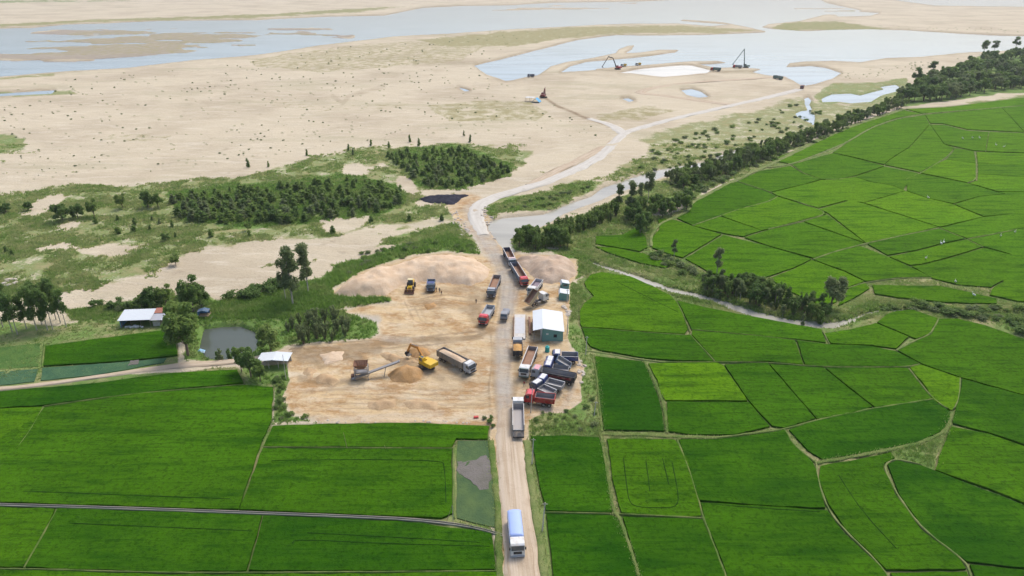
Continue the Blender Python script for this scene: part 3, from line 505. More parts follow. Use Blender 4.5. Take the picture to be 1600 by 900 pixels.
ribbon('riverside_track', [(1018, 386), (1016, 372), (1028, 352), (1050, 342), (1075, 331), (1080, 318), (1098, 309), (1137, 287), (1187, 265), (1230, 245), (1265, 226), (1330, 197), (1412, 171)], [1.2, 1.2, 1.4, 1.6, 1.8, 1.8, 2, 2.2, 2.4, 3.2, 4, 4, 4], .42, M_bundpale, .08, .25)
for wd, mat, px in [(1.7, 0, [(938, 678), (940, 690), (945, 720), (957, 800), (968, 810), (985, 860), (998, 905), (1020, 990)]), (1.1, 1, [(1057, 688), (1077, 735), (1099, 812), (1133, 900), (1162, 990)]), (.8, 1, [(850, 802), (955, 804), (1098, 811)]), (1.0, 2, [(1275, 725), (1276, 745), (1292, 797), (1320, 831), (1384, 893), (1445, 990)]), (1.0, 2, [(1440, 728), (1400, 718), (1383, 726), (1383, 740), (1405, 780), (1440, 828), (1505, 876), (1514, 893), (1545, 990)]), (2.2, 1, [(1275, 725), (1330, 715), (1390, 704), (1440, 693), (1470, 680), (1485, 663)]),
 (1.0, 1, [(1225, 672), (1242, 700), (1275, 725)]), (2.4, 0, [(940, 680), (1000, 681), (1055, 684), (1120, 685)]), (1.3, 1, [(1120, 685), (1190, 677), (1225, 672), (1277, 657), (1366, 639), (1457, 625)]), (1.5, 2, [(915, 549), (960, 556), (1008, 564), (1040, 567)]), (.9, 1, [(1040, 567), (1117, 567), (1200, 567), (1285, 575), (1417, 575), (1437, 570)]), (.9, 0, [(1078, 524), (1117, 566)]), (.8, 1, [(1057, 472), (1066, 490), (1078, 520)]), (1.8, 0, [(1007, 566), (1020, 590), (1034, 625), (1040, 650), (1042, 678)]), (1.4, 0, [(926, 556), (934, 600), (940, 676)]), (.7, 1, [(908, 513), (1000, 520), (1074, 525)]), (.7, 1, [(1080, 516), (1200, 527), (1290, 539)]), (2.0, 1, [(1488, 645), (1483, 662), (1475, 680)]), (.9, 2, [(1500, 592), (1498, 625), (1488, 645), (1457, 625), (1420, 577)]),
 (1.1, 2, [(1400, 549), (1432, 532), (1453, 524), (1467, 499)]), (.9, 2, [(1286, 520), (1296, 539)]), (1.2, 2, [(1215, 308), (1200, 316), (1157, 327), (1120, 340), (1082, 353)]), (1.2, 2, [(1200, 359), (1255, 346), (1292, 335), (1278, 327), (1205, 301), (1152, 284)]), (1.5, 2, [(1270, 406), (1300, 395), (1342, 384), (1353, 381), (1467, 357)]), (3.2, 2, [(1200, 262), (1237, 258), (1320, 225), (1360, 200), (1400, 186), (1442, 178), (1520, 172), (1600, 165), (1750, 158)]), (1.3, 2, [(1523, 238), (1526, 257), (1525, 282), (1512, 286)]), (1.2, 2, [(1490, 232), (1482, 244), (1462, 257), (1439, 271), (1415, 281)]), (1.0, 2, [(1237, 258), (1255, 272), (1283, 281), (1310, 281), (1335, 277)]), (1, 2, [(1455, 435), (1405, 435), (1352, 442), (1325, 451)]), (1, 2, [(1467, 357), (1510, 375), (1536, 387)]), (1, 2, [(1512, 374), (1560, 365), (1600, 357), (1750, 352)]), (1.3, 0, [(709, 702), (708, 760), (710, 812)]), (.7, 1, [(412, 700), (560, 701), (708, 702)]), (.7, 1, [(90, 798), (60, 850), (38, 889)]), (.7, 1, [(-200, 890), (38, 890), (250, 897), (500, 896), (776, 894)]), (.9, 1, [(68, 637), (50, 672), (0, 738), (-80, 775)]), (.7, 1, [(383, 602), (210, 616), (70, 636)]), (1.2, 1, [(66, 575), (70, 540)])]:
    ribbon('field_bund', px, wd*.42, .30, (M_bund, M_bund, M_bundpale)[mat], .1, .5, step=1.3, skirt=.5)
# verge of the dirt road: pale spoil and grass shoulder
ribbon('road_verge', [(880, 1100), (851, 900), (839, 820), (829, 750), (822, 690)], 1.6, .30, M_bundpale, .15, .3, step=1.5, skirt=.5)
ribbon('road_verge', [(782, 1000), (781, 900), (779, 800), (771, 730), (767, 690)], 1.5, .28, M_bund, .15, .35, step=1.5, skirt=.5)
CH = [(-200, 785), (0, 790), (200, 796), (400, 803), (560, 809), (640, 813), (700, 819), (745, 826), (785, 838)]
ch = empty('irrigation_channel', G(300, 800), 0, 'straight concrete irrigation channel with dark water between rice fields', 'channel')
def chribbon(nm, off, wd, z, mat):
    o = ribbon(nm, [(u, v+off) for u, v in CH], wd, z, mat, 0, .05, step=3, skirt=.25, smooth=1)
    del o['kind']; o.parent = ch; o.location = -ch.location
M_chw = paint('channel_wall', (.34, .32, .25), .9)
chribbon('wall', -1.4, .1, .40, M_chw); chribbon('wall', 1.5, .11, .40, M_chw); chribbon('channel_water', 0, .4, .28, M_ditch)
ribbon('road_ditch', [(779, 845), (783, 900), (790, 1000)], 1.3, .12, M_canal, 0, .1)

ribbon('creek', CREEK, 5.0, -.7, M_canal, 0, 0, skirt=0, step=3)
# ------------------------------------------------------------------ rice fields
def inset_poly(P, d):
    n = len(P); area = sum(P[i].x*P[(i+1) % n].y-P[(i+1) % n].x*P[i].y for i in range(n)); s = 1 if area > 0 else -1
    o = []
    for i in range(n):
        a, b, c = P[i-1], P[i], P[(i+1) % n]
        e1 = (b-a).normalized(); e2 = (c-b).normalized(); n1 = Vector((-e1.y, e1.x))*s; n2 = Vector((-e2.y, e2.x))*s
        m = n1+n2; L = m.length
        m = m/L if L > 1e-4 else n1
        o.append(b+m*min(d/max(m.dot(n1), .35), d*2))
    return o if s > 0 else o[::-1]
SH = ['deep dark green', 'dark green', 'mid green', 'fresh green', 'yellowish bright green']
def lerp3(a, b, t): return tuple(x+(y-x)*t for x, y in zip(a, b))
def field_mesh(px, d, ztop, zbot, step=2.2, jit=.12):
    P = [Vector(G(*p).xy) for p in px]; P = inset_poly(P, d)
    Q = []
    for i, a in enumerate(P):
        b = P[(i+1) % len(P)]; n = max(1, int((b-a).length/step))
        for k in range(n):
            q = a.lerp(b, k/n); Q.append(q+Vector((random.uniform(-jit, jit), random.uniform(-jit, jit))))
    bm = bmesh.new()
    top = [bm.verts.new((q.x, q.y, ztop+random.uniform(-.04, .04))) for q in Q]; bot = [bm.verts.new((q.x, q.y, zbot)) for q in Q]
    f = bm.faces.new(top); n = len(Q)
    for i in range(n): bm.faces.new((top[i], bot[i], bot[(i+1) % n], top[(i+1) % n]))
    bmesh.ops.triangulate(bm, faces=[f]); bmesh.ops.recalc_face_normals(bm, faces=bm.faces[:])
    me = bpy.data.meshes.new('rice_field'); bm.to_mesh(me); bm.free(); return me
for P, s, where in FIELDS:
    yy = sum(p[1] for p in P)/len(P); far = yy < 480
    s2 = min(1, max(0, s+random.uniform(-.1, .14)))
    o = link('rice_field', field_mesh(P, .1 if not far else .22, .38, -.6), M_rice)
    o.color = (*lerp3((.008, .058, .002), (.10, .215, .005), s2+(.22 if far else 0)), 1)
    tone = SH[min(4, int(s*5.0))]
    tag(o, f'{tone} rice paddy {where}', 'rice field', f'{tone} rice paddies {where}')
M_wheel = pile_mat('wheel_track', (.006, .03, .003), (.012, .05, .004))
for px in [[(974, 718), (980, 770), (984, 788), (995, 795), (1040, 796), (1056, 794), (1061, 780), (1050, 725)], [(1009, 722), (1013, 750), (1015, 770)], [(1035, 718), (1045, 760)], [(425, 722), (560, 720), (690, 722), (695, 730), (697, 788)], [(458, 852), (460, 845), (600, 852), (765, 856)], [(40, 770), (200, 776), (360, 782)], [(110, 820), (250, 826), (395, 832)], [(480, 835), (620, 842), (750, 850)], [(1110, 790), (1180, 796), (1280, 802)], [(1310, 745), (1345, 800), (1400, 860)], [(960, 440), (1010, 465), (1060, 490)]]:
    ribbon('wheel_track', px, .16, .43, M_wheel, 0, .5, step=.8, skirt=.05)
def plot(name, px, mat, label, cat):
    return tag(link(name, field_mesh(px, .2, .30, -.5), mat), label, cat)
M_crop = pile_mat('crop', (.045, .105, .055), (.07, .14, .065)); M_fallow = pile_mat('fallow', (.06, .105, .045), (.09, .14, .05)); M_mud = pile_mat('mud', (.17, .155, .14), (.13, .125, .10)); M_lightcrop = pile_mat('light_crop', (.06, .13, .03), (.10, .17, .04))
plot('vegetable_plot', [(66, 576), (200, 566), (262, 560), (258, 568), (150, 588), (62, 597)], M_crop, 'blue-green vegetable plot along the pale farm track', 'vegetable plot')
plot('vegetable_plot', [(-200, 600), (0, 582), (62, 577), (56, 598), (0, 604), (-200, 618)], M_crop, 'short blue-green vegetable plot next to the light green crop', 'vegetable plot')
plot('crop_plot', [(-200, 560), (0, 544), (65, 537), (62, 574), (0, 579), (-200, 597)], M_lightcrop, 'light green leafy crop plot below the eucalyptus grove', 'crop plot')
plot('fallow_paddy', [(713, 689), (763, 690), (768, 715), (774, 760), (778, 800), (776, 828), (740, 820), (712, 812)], M_fallow, 'fallow weedy paddy with a bare mud patch beside the road', 'fallow field')
m_ = link('mud_patch', field_mesh([(714, 723), (735, 722), (760, 714), (769, 722), (770, 745), (762, 766), (748, 768), (735, 752), (715, 742)], 0, .335, .2, 1.0, .35), M_mud, bpy.data.objects['fallow_paddy'])
m_ = link('mud_patch', field_mesh([(204, 566), (216, 563), (217, 571), (200, 573)], 0, .335, .2, .8, .3), M_mud, bpy.data.objects['vegetable_plot'])

# ------------------------------------------------------------------ heaps
def heap(name, px, h, slope, mat, label, cat, group=None, res=.8, rough=.7, base=.05):
    P = np.array([(G(*p).x, G(*p).y) for p in px]); x0, y0 = P.min(0)-1; x1, y1 = P.max(0)+1
    nx = int((x1-x0)/res)+2; ny = int((y1-y0)/res)+2
    X, Y = np.meshgrid(np.linspace(x0, x1, nx), np.linspace(y0, y1, ny)); x = X.ravel(); y = Y.ravel()
    d = sdf(P, x, y, 3)+(fbm(x*.35, y*.35, 3, 71)-.5)*1.6
    dd = np.maximum(d, 0); dd = dd*dd/(dd+.7)
    z = h*(1-np.exp(-dd*slope*1.25/h))*(1+.9*(fbm(x*.16, y*.16, 4, 81)-.5))+(fbm(x*.7, y*.7, 3, 91)-.5)*rough*np.clip(d, 0, 1)
    z = np.where(d <= 0, -.5, z+base*np.clip(d, 0, 1)-.05)
    zmean = np.mean([zg(*p) for p in P])
    id_ = np.arange(nx*ny).reshape(ny, nx); keep = (d.reshape(ny, nx) > -1.2)
    q = keep[1:, 1:] | keep[:-1, :-1] | keep[1:, :-1] | keep[:-1, 1:]
    Fh = np.stack([id_[:-1, :-1], id_[:-1, 1:], id_[1:, 1:], id_[1:, :-1]], -1)[q]
    c = P.mean(0)
    me = mesh_np(name, np.stack([x-c[0], y-c[1], z], 1), Fh, True)
    bm = bmesh.new(); bm.from_mesh(me); bmesh.ops.delete(bm, geom=[v for v in bm.verts if not v.link_faces], context='VERTS'); bm.to_mesh(me); bm.free()
    return tag(link(name, me, mat, None, (c[0], c[1], zmean)), label, cat, group)
heap('sand_heap', [(514, 462), (540, 445), (575, 427), (610, 418), (650, 408), (700, 403), (745, 406), (764, 420), (762, 438), (735, 447), (700, 443), (660, 440), (630, 446), (605, 463), (560, 464)], 4.2, 1.05, M_sand, 'big pale sand stockpile backed by green reeds above the wheel loader', 'sand heap', res=.7)
heap('gravel_heap', [(803, 406), (830, 402), (865, 402), (895, 410), (903, 425), (888, 441), (862, 447), (842, 440), (826, 430)], 4.2, 1.0, M_gravel, 'pinkish brown gravel heap beside the teal huts', 'gravel heap', res=.6)
heap('black_gravel_heap', [(653, 312), (670, 306), (700, 305), (733, 305), (722, 312), (710, 321), (698, 322), (670, 318)], 1.3, .6, M_black, 'low black gravel heap at the bend of the gravel road', 'gravel heap', res=.7)
heap('sand_heap', [(603, 586), (614, 577), (640, 575), (662, 581), (658, 594), (640, 600), (616, 600)], 2.6, 1.1, M_wetsand, 'damp orange-brown sand heap below the conveyor tip', 'sand heap', res=.4)
heap('sand_heap', [(634, 549), (650, 545), (668, 546), (672, 555), (655, 562), (640, 560)], 1.9, .9, M_wetsand, 'damp brown sand heap under the yellow excavator boom', 'sand heap', res=.4)
M_brown = pile_mat('brown_sand', (.40, .275, .155), (.50, .37, .225))
heap('sand_heap', [(486, 594), (500, 584), (520, 585), (532, 596), (520, 603), (498, 603)], 1.5, .6, M_brown, 'dull brown sand heap left beside the screening plant', 'sand heap', res=.4)
heap('sand_heap', [(470, 584), (482, 575), (496, 580), (492, 596), (476, 596)], .9, .5, M_brown, 'small rough sand heap at the yard end near the white-roofed shelter', 'sand heap', res=.4)
heap('sand_heap', [(590, 553), (605, 549), (632, 560), (655, 562), (650, 569), (612, 567)], .9, .5, M_brown, 'long low sand ridge between conveyor and excavator', 'sand heap', res=.4)
heap('sand_heap', [(570, 628), (600, 622), (620, 624), (618, 637), (590, 642), (572, 638)], 1.0, .45, M_brown, 'flat brown sand heap in the open front of the yard', 'sand heap', res=.4)
heap('sand_heap', [(622, 628), (650, 622), (684, 626), (684, 639), (640, 640)], 1.0, .45, M_brown, 'flat pale sand heap in the open front of the yard', 'sand heap', res=.4)
heap('sand_heap', [(500, 556), (530, 548), (545, 550), (538, 566), (510, 570)], .8, .4, M_sand, 'rutted sand heap by the yard entrance from the farm track', 'sand heap', res=.4)
heap('sand_heap', [(663, 476), (680, 472), (684, 480), (668, 484)], .7, .5, M_wetsand, 'small damp sand heap in front of the blue broken-down truck', 'sand heap', res=.3)

# ------------------------------------------------------------------ grass and reeds (ground cover nobody could count)
def blades(name, n, box, label, hscale=1., pw=1.):
    u = rng.uniform(box[0], box[2], n*4); v = rng.uniform(box[1], box[3], n*4)
    a = (u-800)/FPX; b = (v-450)/FPX; t = CAM_H/(sp_+b*cp); x = a*t; y = (cp-b*sp_)*t
    g, hue, hg, yd = ground_masks(u, v, x, y)
    nz = fbm(x*.12, y*.12, 4, 21)
    pr = sstep(.35, .8, g+(nz-.5)*1.5)*pw
    wt = np.zeros(n*4)-9
    for P in [CANAL, POND, MILKY]+MARSH: wt = np.maximum(wt, sdf(P, u, v))
    fl = np.zeros(n*4)-9
    for P, s, wq in FIELDS: fl = np.maximum(fl, sdf(P, u, v))
    rd = np.minimum(ldist([(838, 1100), (819, 900), (806, 800), (797, 700)], u, v), 40)
    k = (rng.random(n*4) < pr) & (yd < .25) & (wt < -1) & (fl < -1.5) & (ldist(CREEK, u, v) > 2) & (rd > 24)
    for ln, wd in (([(746, 345), (742, 328), (760, 313), (800, 300), (850, 287), (900, 265), (935, 248), (958, 225), (975, 208)], 11), ([(975, 208), (1060, 184), (1130, 168), (1250, 140)], 6), ([(-200, 624), (0, 609), (140, 592), (290, 571), (400, 562), (455, 548)], 6)):
        k &= ldist(ln, u, v) > wd
    for P in HOUSES: k &= sdf(P, u, v) < 0
    i = np.nonzero(k)[0][:n]; m = len(i); x, y, hue, hg, v = x[i], y[i], hue[i], hg[i], v[i]
    z = np.array([zg(p, q) for p, q in zip(x, y)])
    nb = 8
    sc_ = hg*rng.uniform(.5, 1.25, m)*hscale; spread = .45*np.clip((700-v)/170, .8, 2.6)
    ang = rng.uniform(0, 6.283, (m, nb)); r0 = rng.uniform(0, 1, (m, nb))*spread[:, None]
    bx = x[:, None]+np.cos(ang)*r0; by = y[:, None]+np.sin(ang)*r0
    th = rng.uniform(0, 6.283, (m, nb)); wd = .16*spread[:, None]/.45*rng.uniform(.6, 1.3, (m, nb)); ln = rng.uniform(.15, .6, (m, nb))*sc_[:, None]; h = sc_[:, None]*rng.uniform(.55, 1.1, (m, nb))
    A1 = np.stack([bx+np.cos(th)*wd, by+np.sin(th)*wd, np.repeat(z[:, None]-.1, nb, 1)], -1)
    A2 = np.stack([bx-np.cos(th)*wd, by-np.sin(th)*wd, np.repeat(z[:, None]-.1, nb, 1)], -1)
    A3 = np.stack([bx+np.cos(ang)*ln, by+np.sin(ang)*ln, z[:, None]+h], -1)
    V = np.stack([A1, A2, A3], 2).reshape(-1, 3)
    me = mesh_np(name, V, np.arange(len(V)).reshape(-1, 3))
    at = me.attributes.new('hue', 'FLOAT', 'POINT'); at.data.foreach_set('value', np.repeat(np.clip(hue+rng.normal(0, .12, m), 0, 1), nb*3).astype(np.float32))
    o = link(name, me, M_grass); o['kind'] = 'stuff'; o['label'] = label; o['category'] = 'grass'
    return o
HOUSES = [[(185, 486), (276, 480), (276, 514), (185, 514)], [(400, 552), (452, 552), (452, 580), (400, 580)], [(828, 492), (884, 492), (884, 538), (828, 538)], [(870, 446), (892, 446), (892, 474), (870, 474)]]
blades('tall_grass', 42000, (-60, 225, 1660, 500), 'tall reeds, scrub and grass over the sandy banks and canal sides')
blades('meadow_grass', 9000, (-60, 440, 1660, 700), 'rough green grass round the truck yard, pond and farm shed')
blades('bund_grass', 2500, (830, 660, 1640, 800), 'weedy grass on the broad bunds and the wedge between paddies')
# sedge along the bunds and both shoulders of the dirt road
def fringe(name, lines, label, hue, h, dens):
    Vs = []; Hs = []
    for px, off in lines:
        pts = resample([Vector(G(*p)) for p in px], .25)
        for p in pts:
            if random.random() > dens: continue
            for _ in range(5):
                bx = p.x+random.gauss(0, off); by = p.y+random.gauss(0, off*.6); t = random.uniform(0, 6.28); hh = h*random.uniform(.5, 1.2); wd = random.uniform(.05, .12)
                c, s = math.cos(t), math.sin(t); l = hh*random.uniform(.1, .5)
                Vs += [(bx+c*wd, by+s*wd, .15), (bx-c*wd, by-s*wd, .15), (bx-s*l, by+c*l, .3+hh)]; Hs += [min(1, max(0, random.gauss(hue, .2)))]*3
    me = mesh_np(name, Vs, np.arange(len(Vs)).reshape(-1, 3)); at = me.attributes.new('hue', 'FLOAT', 'POINT'); at.data.foreach_set('value', np.array(Hs, np.float32))
    o = link(name, me, M_grass); o['kind'] = 'stuff'; o['label'] = label; o['category'] = 'grass'
fringe('verge_grass', [([(878, 1080), (854, 900), (842, 820), (832, 750), (825, 690)], .5), ([(781, 1000), (779, 900), (777, 800), (769, 730), (765, 690)], .45), ([(938, 678), (946, 720), (957, 800), (985, 860), (998, 905)], .35), ([(940, 680), (1000, 681), (1055, 684), (1120, 685)], .7), ([(1275, 725), (1390, 704), (1440, 695), (1470, 682)], .6), ([(1400, 715), (1430, 705), (1455, 712), (1450, 728)], 1.2), ([(1007, 566), (1034, 625), (1042, 678)], .4), ([(926, 556), (934, 600), (940, 676)], .5), ([(712, 818), (745, 824), (778, 832)], .5), ([(1488, 645), (1475, 680)], .5)], 'weeds along the road shoulders and the broad field bunds', .45, .45, .9)

# ------------------------------------------------------------------ trees and shrubs
def crown_mesh(name, blobs, n, size, shell=.55, up=.3, seed=0, sub=None):
    """many small leaf clumps spread through a lumpy volume"""
    r = np.random.default_rng(seed); B = np.array(blobs, float); wgt = (B[:, 3]*B[:, 4]*B[:, 5])**.67; wgt /= wgt.sum()
    k = r.choice(len(B), n, p=wgt); d = r.normal(size=(n, 3)); d /= np.linalg.norm(d, axis=1)[:, None]
    rad = shell+(1-shell)*r.random(n)**.6; rad *= r.uniform(.75, 1.12, n)
    c = B[k, :3]+d*rad[:, None]*B[k, 3:6]
    nrm = d*.8+r.normal(size=(n, 3))*.6+np.array([0, 0, up]); nrm /= np.linalg.norm(nrm, axis=1)[:, None]
    t = np.cross(nrm, r.normal(size=(n, 3))); t /= np.linalg.norm(t, axis=1)[:, None]; b = np.cross(nrm, t)
    s = size*r.uniform(.55, 1.35, n)[:, None]; e = s*r.uniform(.5, .95, n)[:, None]
    V = np.stack([c-t*s, c+b*e-nrm*s*.25, c+t*s*1.1, c-b*e-nrm*s*.25], 1).reshape(-1, 3)
    return mesh_np(name, V, np.arange(4*n).reshape(-1, 4))
def limb_mesh(name, paths, seg=6):
    V = []; Fc = []
    for path in paths:
        base = len(V)
        for i, (x, y, z, rr) in enumerate(path):
            for j in range(seg):
                a = 6.2832*j/seg; V.append((x+rr*math.cos(a), y+rr*math.sin(a), z))
        for i in range(len(path)-1):
            for j in range(seg): Fc.append((base+i*seg+j, base+i*seg+(j+1) % seg, base+(i+1)*seg+(j+1) % seg, base+(i+1)*seg+j))
    return mesh_np(name, V, Fc, True)
PROTO = {}
def proto(kind, idx, crown, trunk, cm, tm): PROTO.setdefault(kind, []).append((crown, trunk, cm, tm))
for q in range(3):   # eucalyptus: 12 m, pale bare stem, open ragged crown
    r = random.Random(q); bl = []; limbs = [[(0, 0, -.3, .17), (.1, 0, 4, .13), (.05, .1, 8, .09), (0, .2, 11, .04)]]
    for i in range(15):
        z = r.uniform(3.6, 11.4); a = r.uniform(0, 6.28); d = r.uniform(.3, 1.7)*(1.25-abs(z-8)/6)
        x, y = d*math.cos(a), d*math.sin(a); bl.append((x, y, z, r.uniform(.7, 1.25), r.uniform(.7, 1.25), r.uniform(.9, 1.5)))
        limbs.append([(.05, .05, z-1.9, .06), (x*.6, y*.6, z-.7, .04), (x, y, z, .02)])
    proto('eucalyptus', q, crown_mesh('crown', bl, 2100, .24, .3, .1, q), limb_mesh('trunk', limbs), M_leafgrey, M_palebark)
for q in range(3):   # broadleaf: 8 m, full rounded, lumpy
    r = random.Random(20+q); bl = [(0, 0, 4.6, 2.0, 2.0, 2.0)]; limbs = [[(0, 0, -.3, .25), (.05, .1, 2, .18), (0, 0, 4.5, .1)]]
    for i in range(12):
        a = r.uniform(0, 6.28); z = r.uniform(2.3, 7.0); d = 2.3*math.sqrt(max(.1, 1-((z-4.2)/3.6)**2))*r.uniform(.6, 1.1)
        x, y = d*math.cos(a), d*math.sin(a); bl.append((x, y, z, r.uniform(.8, 1.3), r.uniform(.8, 1.3), r.uniform(.7, 1.1)))
        if i < 6: limbs.append([(0, 0, 1.8, .1), (x*.5, y*.5, z-1, .06), (x, y, z, .03)])
    proto('broadleaf', q, crown_mesh('crown', bl, 2400, .27, .5, .3, 30+q), limb_mesh('trunk', limbs), (M_leaf, M_leafdark, M_leaf)[q], M_bark)
for q in range(2):   # bamboo: 7 m, plumes fanning up
    r = random.Random(40+q); bl = []; limbs = []
    for i in range(16):
        a = r.uniform(0, 6.28); d = r.uniform(.3, 1.7); h = r.uniform(4.5, 7)
        limbs.append([(d*.2*math.cos(a), d*.2*math.sin(a), -.2, .06), (d*.5*math.cos(a), d*.5*math.sin(a), h*.6, .045), (d*math.cos(a), d*math.sin(a), h*.97, .02)])
        for t in (.35, .55, .75, .93): bl.append((d*t*1.05*math.cos(a), d*t*1.05*math.sin(a), h*t, .38, .38, .6))
    proto('bamboo', q, crown_mesh('crown', bl, 1500, .19, .3, .5, 50+q), limb_mesh('trunk', limbs, 4), M_leaf, M_bark)
for q in range(4):   # young acacia: 4 m, narrow, tapering
    r = random.Random(60+q); bl = []
    for i in range(10):
        z = .4+3.1*i/9*r.uniform(.8, 1.1); d = .8*(1-.55*i/9); a = r.uniform(0, 6.28); bl.append((d*.5*math.cos(a), d*.5*math.sin(a), z, .28+d*.55, .28+d*.55, .5))
    proto('acacia', q, crown_mesh('crown', bl, 520, .21, .25, .5, 70+q), limb_mesh('trunk', [[(0, 0, -.2, .06), (.03, .02, 2, .04), (0, 0, 3.9, .015)]], 5), (M_leaf, M_leafdark, M_leaf, M_leafgrey)[q], M_bark)
for q in range(3):   # shrub: 1.6 m dome
    r = random.Random(80+q); bl = [(r.uniform(-.6, .6), r.uniform(-.6, .6), r.uniform(.4, .95), r.uniform(.4, .65), r.uniform(.4, .65), r.uniform(.35, .6)) for i in range(7)]
    proto('shrub', q, crown_mesh('crown', bl, 330, .15, .4, .4, 90+q), limb_mesh('trunk', [[(0, 0, -.2, .05), (.1, .05, .5, .03), (.2, .1, 1, .01)], [(0, 0, -.2, .05), (-.15, .05, .5, .03), (-.25, .1, .9, .01)]], 4), (M_leafdark, M_leaf, M_leafgrey)[q], M_bark)
NT = {}
def tree(kind, name, px, h, label, group=None, wide=1., var=None, mats=None, parts=True, z=None, mid=0):
    base = {'eucalyptus': 12.2, 'broadleaf': 8., 'bamboo': 7.2, 'acacia': 4.1, 'shrub': 1.55}[kind]
    vi = var if var is not None else random.randrange(len(PROTO[kind]))
    cr, tr, cm, tm = PROTO[kind][vi]; mm = mats or cm
    if '{}' in label:
        tone = {'leaf': 'mid green', 'leaf_dark': 'dark green', 'leaf_light': 'light green', 'leaf_grey': 'grey-green'}[mm.name]
        adj = ('tall ' if h > mid else 'low ')+tone; label = label.format(adj); group = adj+' '+group
    p = GZ(*px); s = h/base
    o = empty(name, p, random.uniform(0, 6.28), label, 'shrub' if kind == 'shrub' else ('bamboo' if kind == 'bamboo' else 'tree'), group)
    o.scale = (s*wide, s*wide, s)
    if mats is not None:
        key = (cr.name, mats.name)
        if key not in NT: m2 = cr.copy(); m2.materials.clear(); m2.materials.append(mats); NT[key] = m2
        cr = NT[key]
    link('crown', cr, cm, o)
    if parts: link('trunk', tr, tm, o)
    return o
def scatter(P, n, mind, seed=0, avoid=()):
    """random spots inside a pixel polygon, at least mind metres apart"""
    r = random.Random(seed); xs = [p[0] for p in P]; ys = [p[1] for p in P]; o = []; w_ = []
    for _ in range(n*40):
        if len(o) >= n: break
        u, v = r.uniform(min(xs), max(xs)), r.uniform(min(ys), max(ys))
        if float(sdf(P, np.array([u]), np.array([v]))[0]) <= 0: continue
        g = G(u, v)
        if any((g.x-q.x)**2+(g.y-q.y)**2 < mind**2 for q in w_): continue
        o.append((u, v)); w_.append(g)
    return o
U = random.uniform
# plantation of young acacias on the sand
PL1 = [(262, 315), (330, 302), (400, 296), (460, 292), (540, 280), (590, 287), (632, 302), (632, 318), (590, 335), (500, 345), (420, 352), (350, 352), (280, 343)]
PL2 = [(600, 247), (640, 240), (700, 236), (760, 246), (803, 264), (790, 276), (740, 291), (680, 298), (650, 290), (630, 265)]
sp1 = sorted(scatter(PL1, 280, 1.7, 1), key=lambda p: -p[1]); sp2 = sorted(scatter(PL2, 160, 1.8, 2), key=lambda p: -p[1])
def sapling_mass(P):
    V = []
    for p in P:
        cr = PROTO['acacia'][random.randrange(4)][0]; co = np.empty(len(cr.vertices)*3); cr.vertices.foreach_get('co', co); co = co.reshape(-1, 3)
        s = U(2.2, 5)/4.1; w_ = s*U(1.4, 2.2); a = U(0, 6.28); x = co[:, 0]*math.cos(a)-co[:, 1]*math.sin(a); y = co[:, 0]*math.sin(a)+co[:, 1]*math.cos(a)
        V.append(np.stack([x*w_, y*w_, co[:, 2]*s], 1)+np.array(GZ(*p)))
    V = np.concatenate(V); o = link('acacia_thicket', mesh_np('acacia_thicket', V, np.arange(len(V)).reshape(-1, 4)), M_leaf)
    o['kind'] = 'stuff'; o['label'] = 'merged crowns of the rear acacia saplings on the sandy bank'; o['category'] = 'saplings'
sapling_mass(sp1[165:]+sp2[90:])
for p in sp1[:165]: tree('acacia', 'acacia_sapling', p, U(2.2, 5.2), '{} acacia sapling in the larger dense plantation on the sandy bank', 'acacia saplings of the larger plantation', U(1.4, 2.2), mid=4.1)
for p in sp2[:90]: tree('acacia', 'acacia_sapling', p, U(2.6, 4.6), '{} acacia sapling in the thicket behind the black gravel heap', 'acacia saplings behind the black heap', U(1.4, 2.2), mid=3.6)
for p in [(480, 243), (545, 236), (552, 243), (608, 232), (420, 262), (388, 262), (640, 222), (655, 228), (735, 222), (725, 213), (580, 228)]:
    tree('acacia', 'acacia_sapling', p, U(3, 5), 'lone acacia sapling standing out on the pale sand edge', 'lone acacia saplings on the sand edge')
for p in [(150, 350), (185, 345), (212, 352), (238, 345), (185, 365), (210, 362), (235, 360), (250, 350), (275, 372), (390, 370), (440, 352), (520, 365), (545, 340), (580, 348), (640, 345), (690, 345), (115, 340), (270, 355), (330, 372), (20, 400), (10, 395), (405, 350)]:
    tree('acacia', 'acacia_sapling', p, U(2.2, 3.6), 'scattered acacia bush among the grass below the plantation', 'scattered acacia bushes in the grass', U(1.2, 1.7))
for p, h, wd, lab in [((98, 346), 8, 1.25, 'largest dark spreading tree on the sandy bank'), ((122, 342), 6.5, 1.1, 'dark tree tucked beside the largest spreading tree'), ((10, 334), 4.2, 1.5, 'squat dark tree on bare sand'), ((45, 330), 4.2, 1.3, 'round dark tree beside the squat one on bare sand'), ((232, 325), 8, 1, 'dark tree at the plantation end with a paler one against it'), ((148, 340), 8, .9, 'yellowish tall tree behind the dark spreading tree'), ((192, 326), 7, .95, 'yellowish tree between the dark trees of the sandy bank'), ((248, 326), 7, .9, 'pale tree leaning on the dark tree at the plantation end'), ((260, 377), 3.4, 1.2, 'single round dark bush on the sand strip'), ((275, 415), 4, 1.3, 'bright green bush at the sand wash edge'), ((388, 362), 3.8, 1.2, 'rounded green bush by the end of the sand wash')]:
    tree('broadleaf', 'bank_tree', p, h, lab, None, wd, 1 if 'dark' in lab[:22] and 'yellow' not in lab else 0, M_leaflight if ('bright' in lab or 'yellow' in lab) else None)
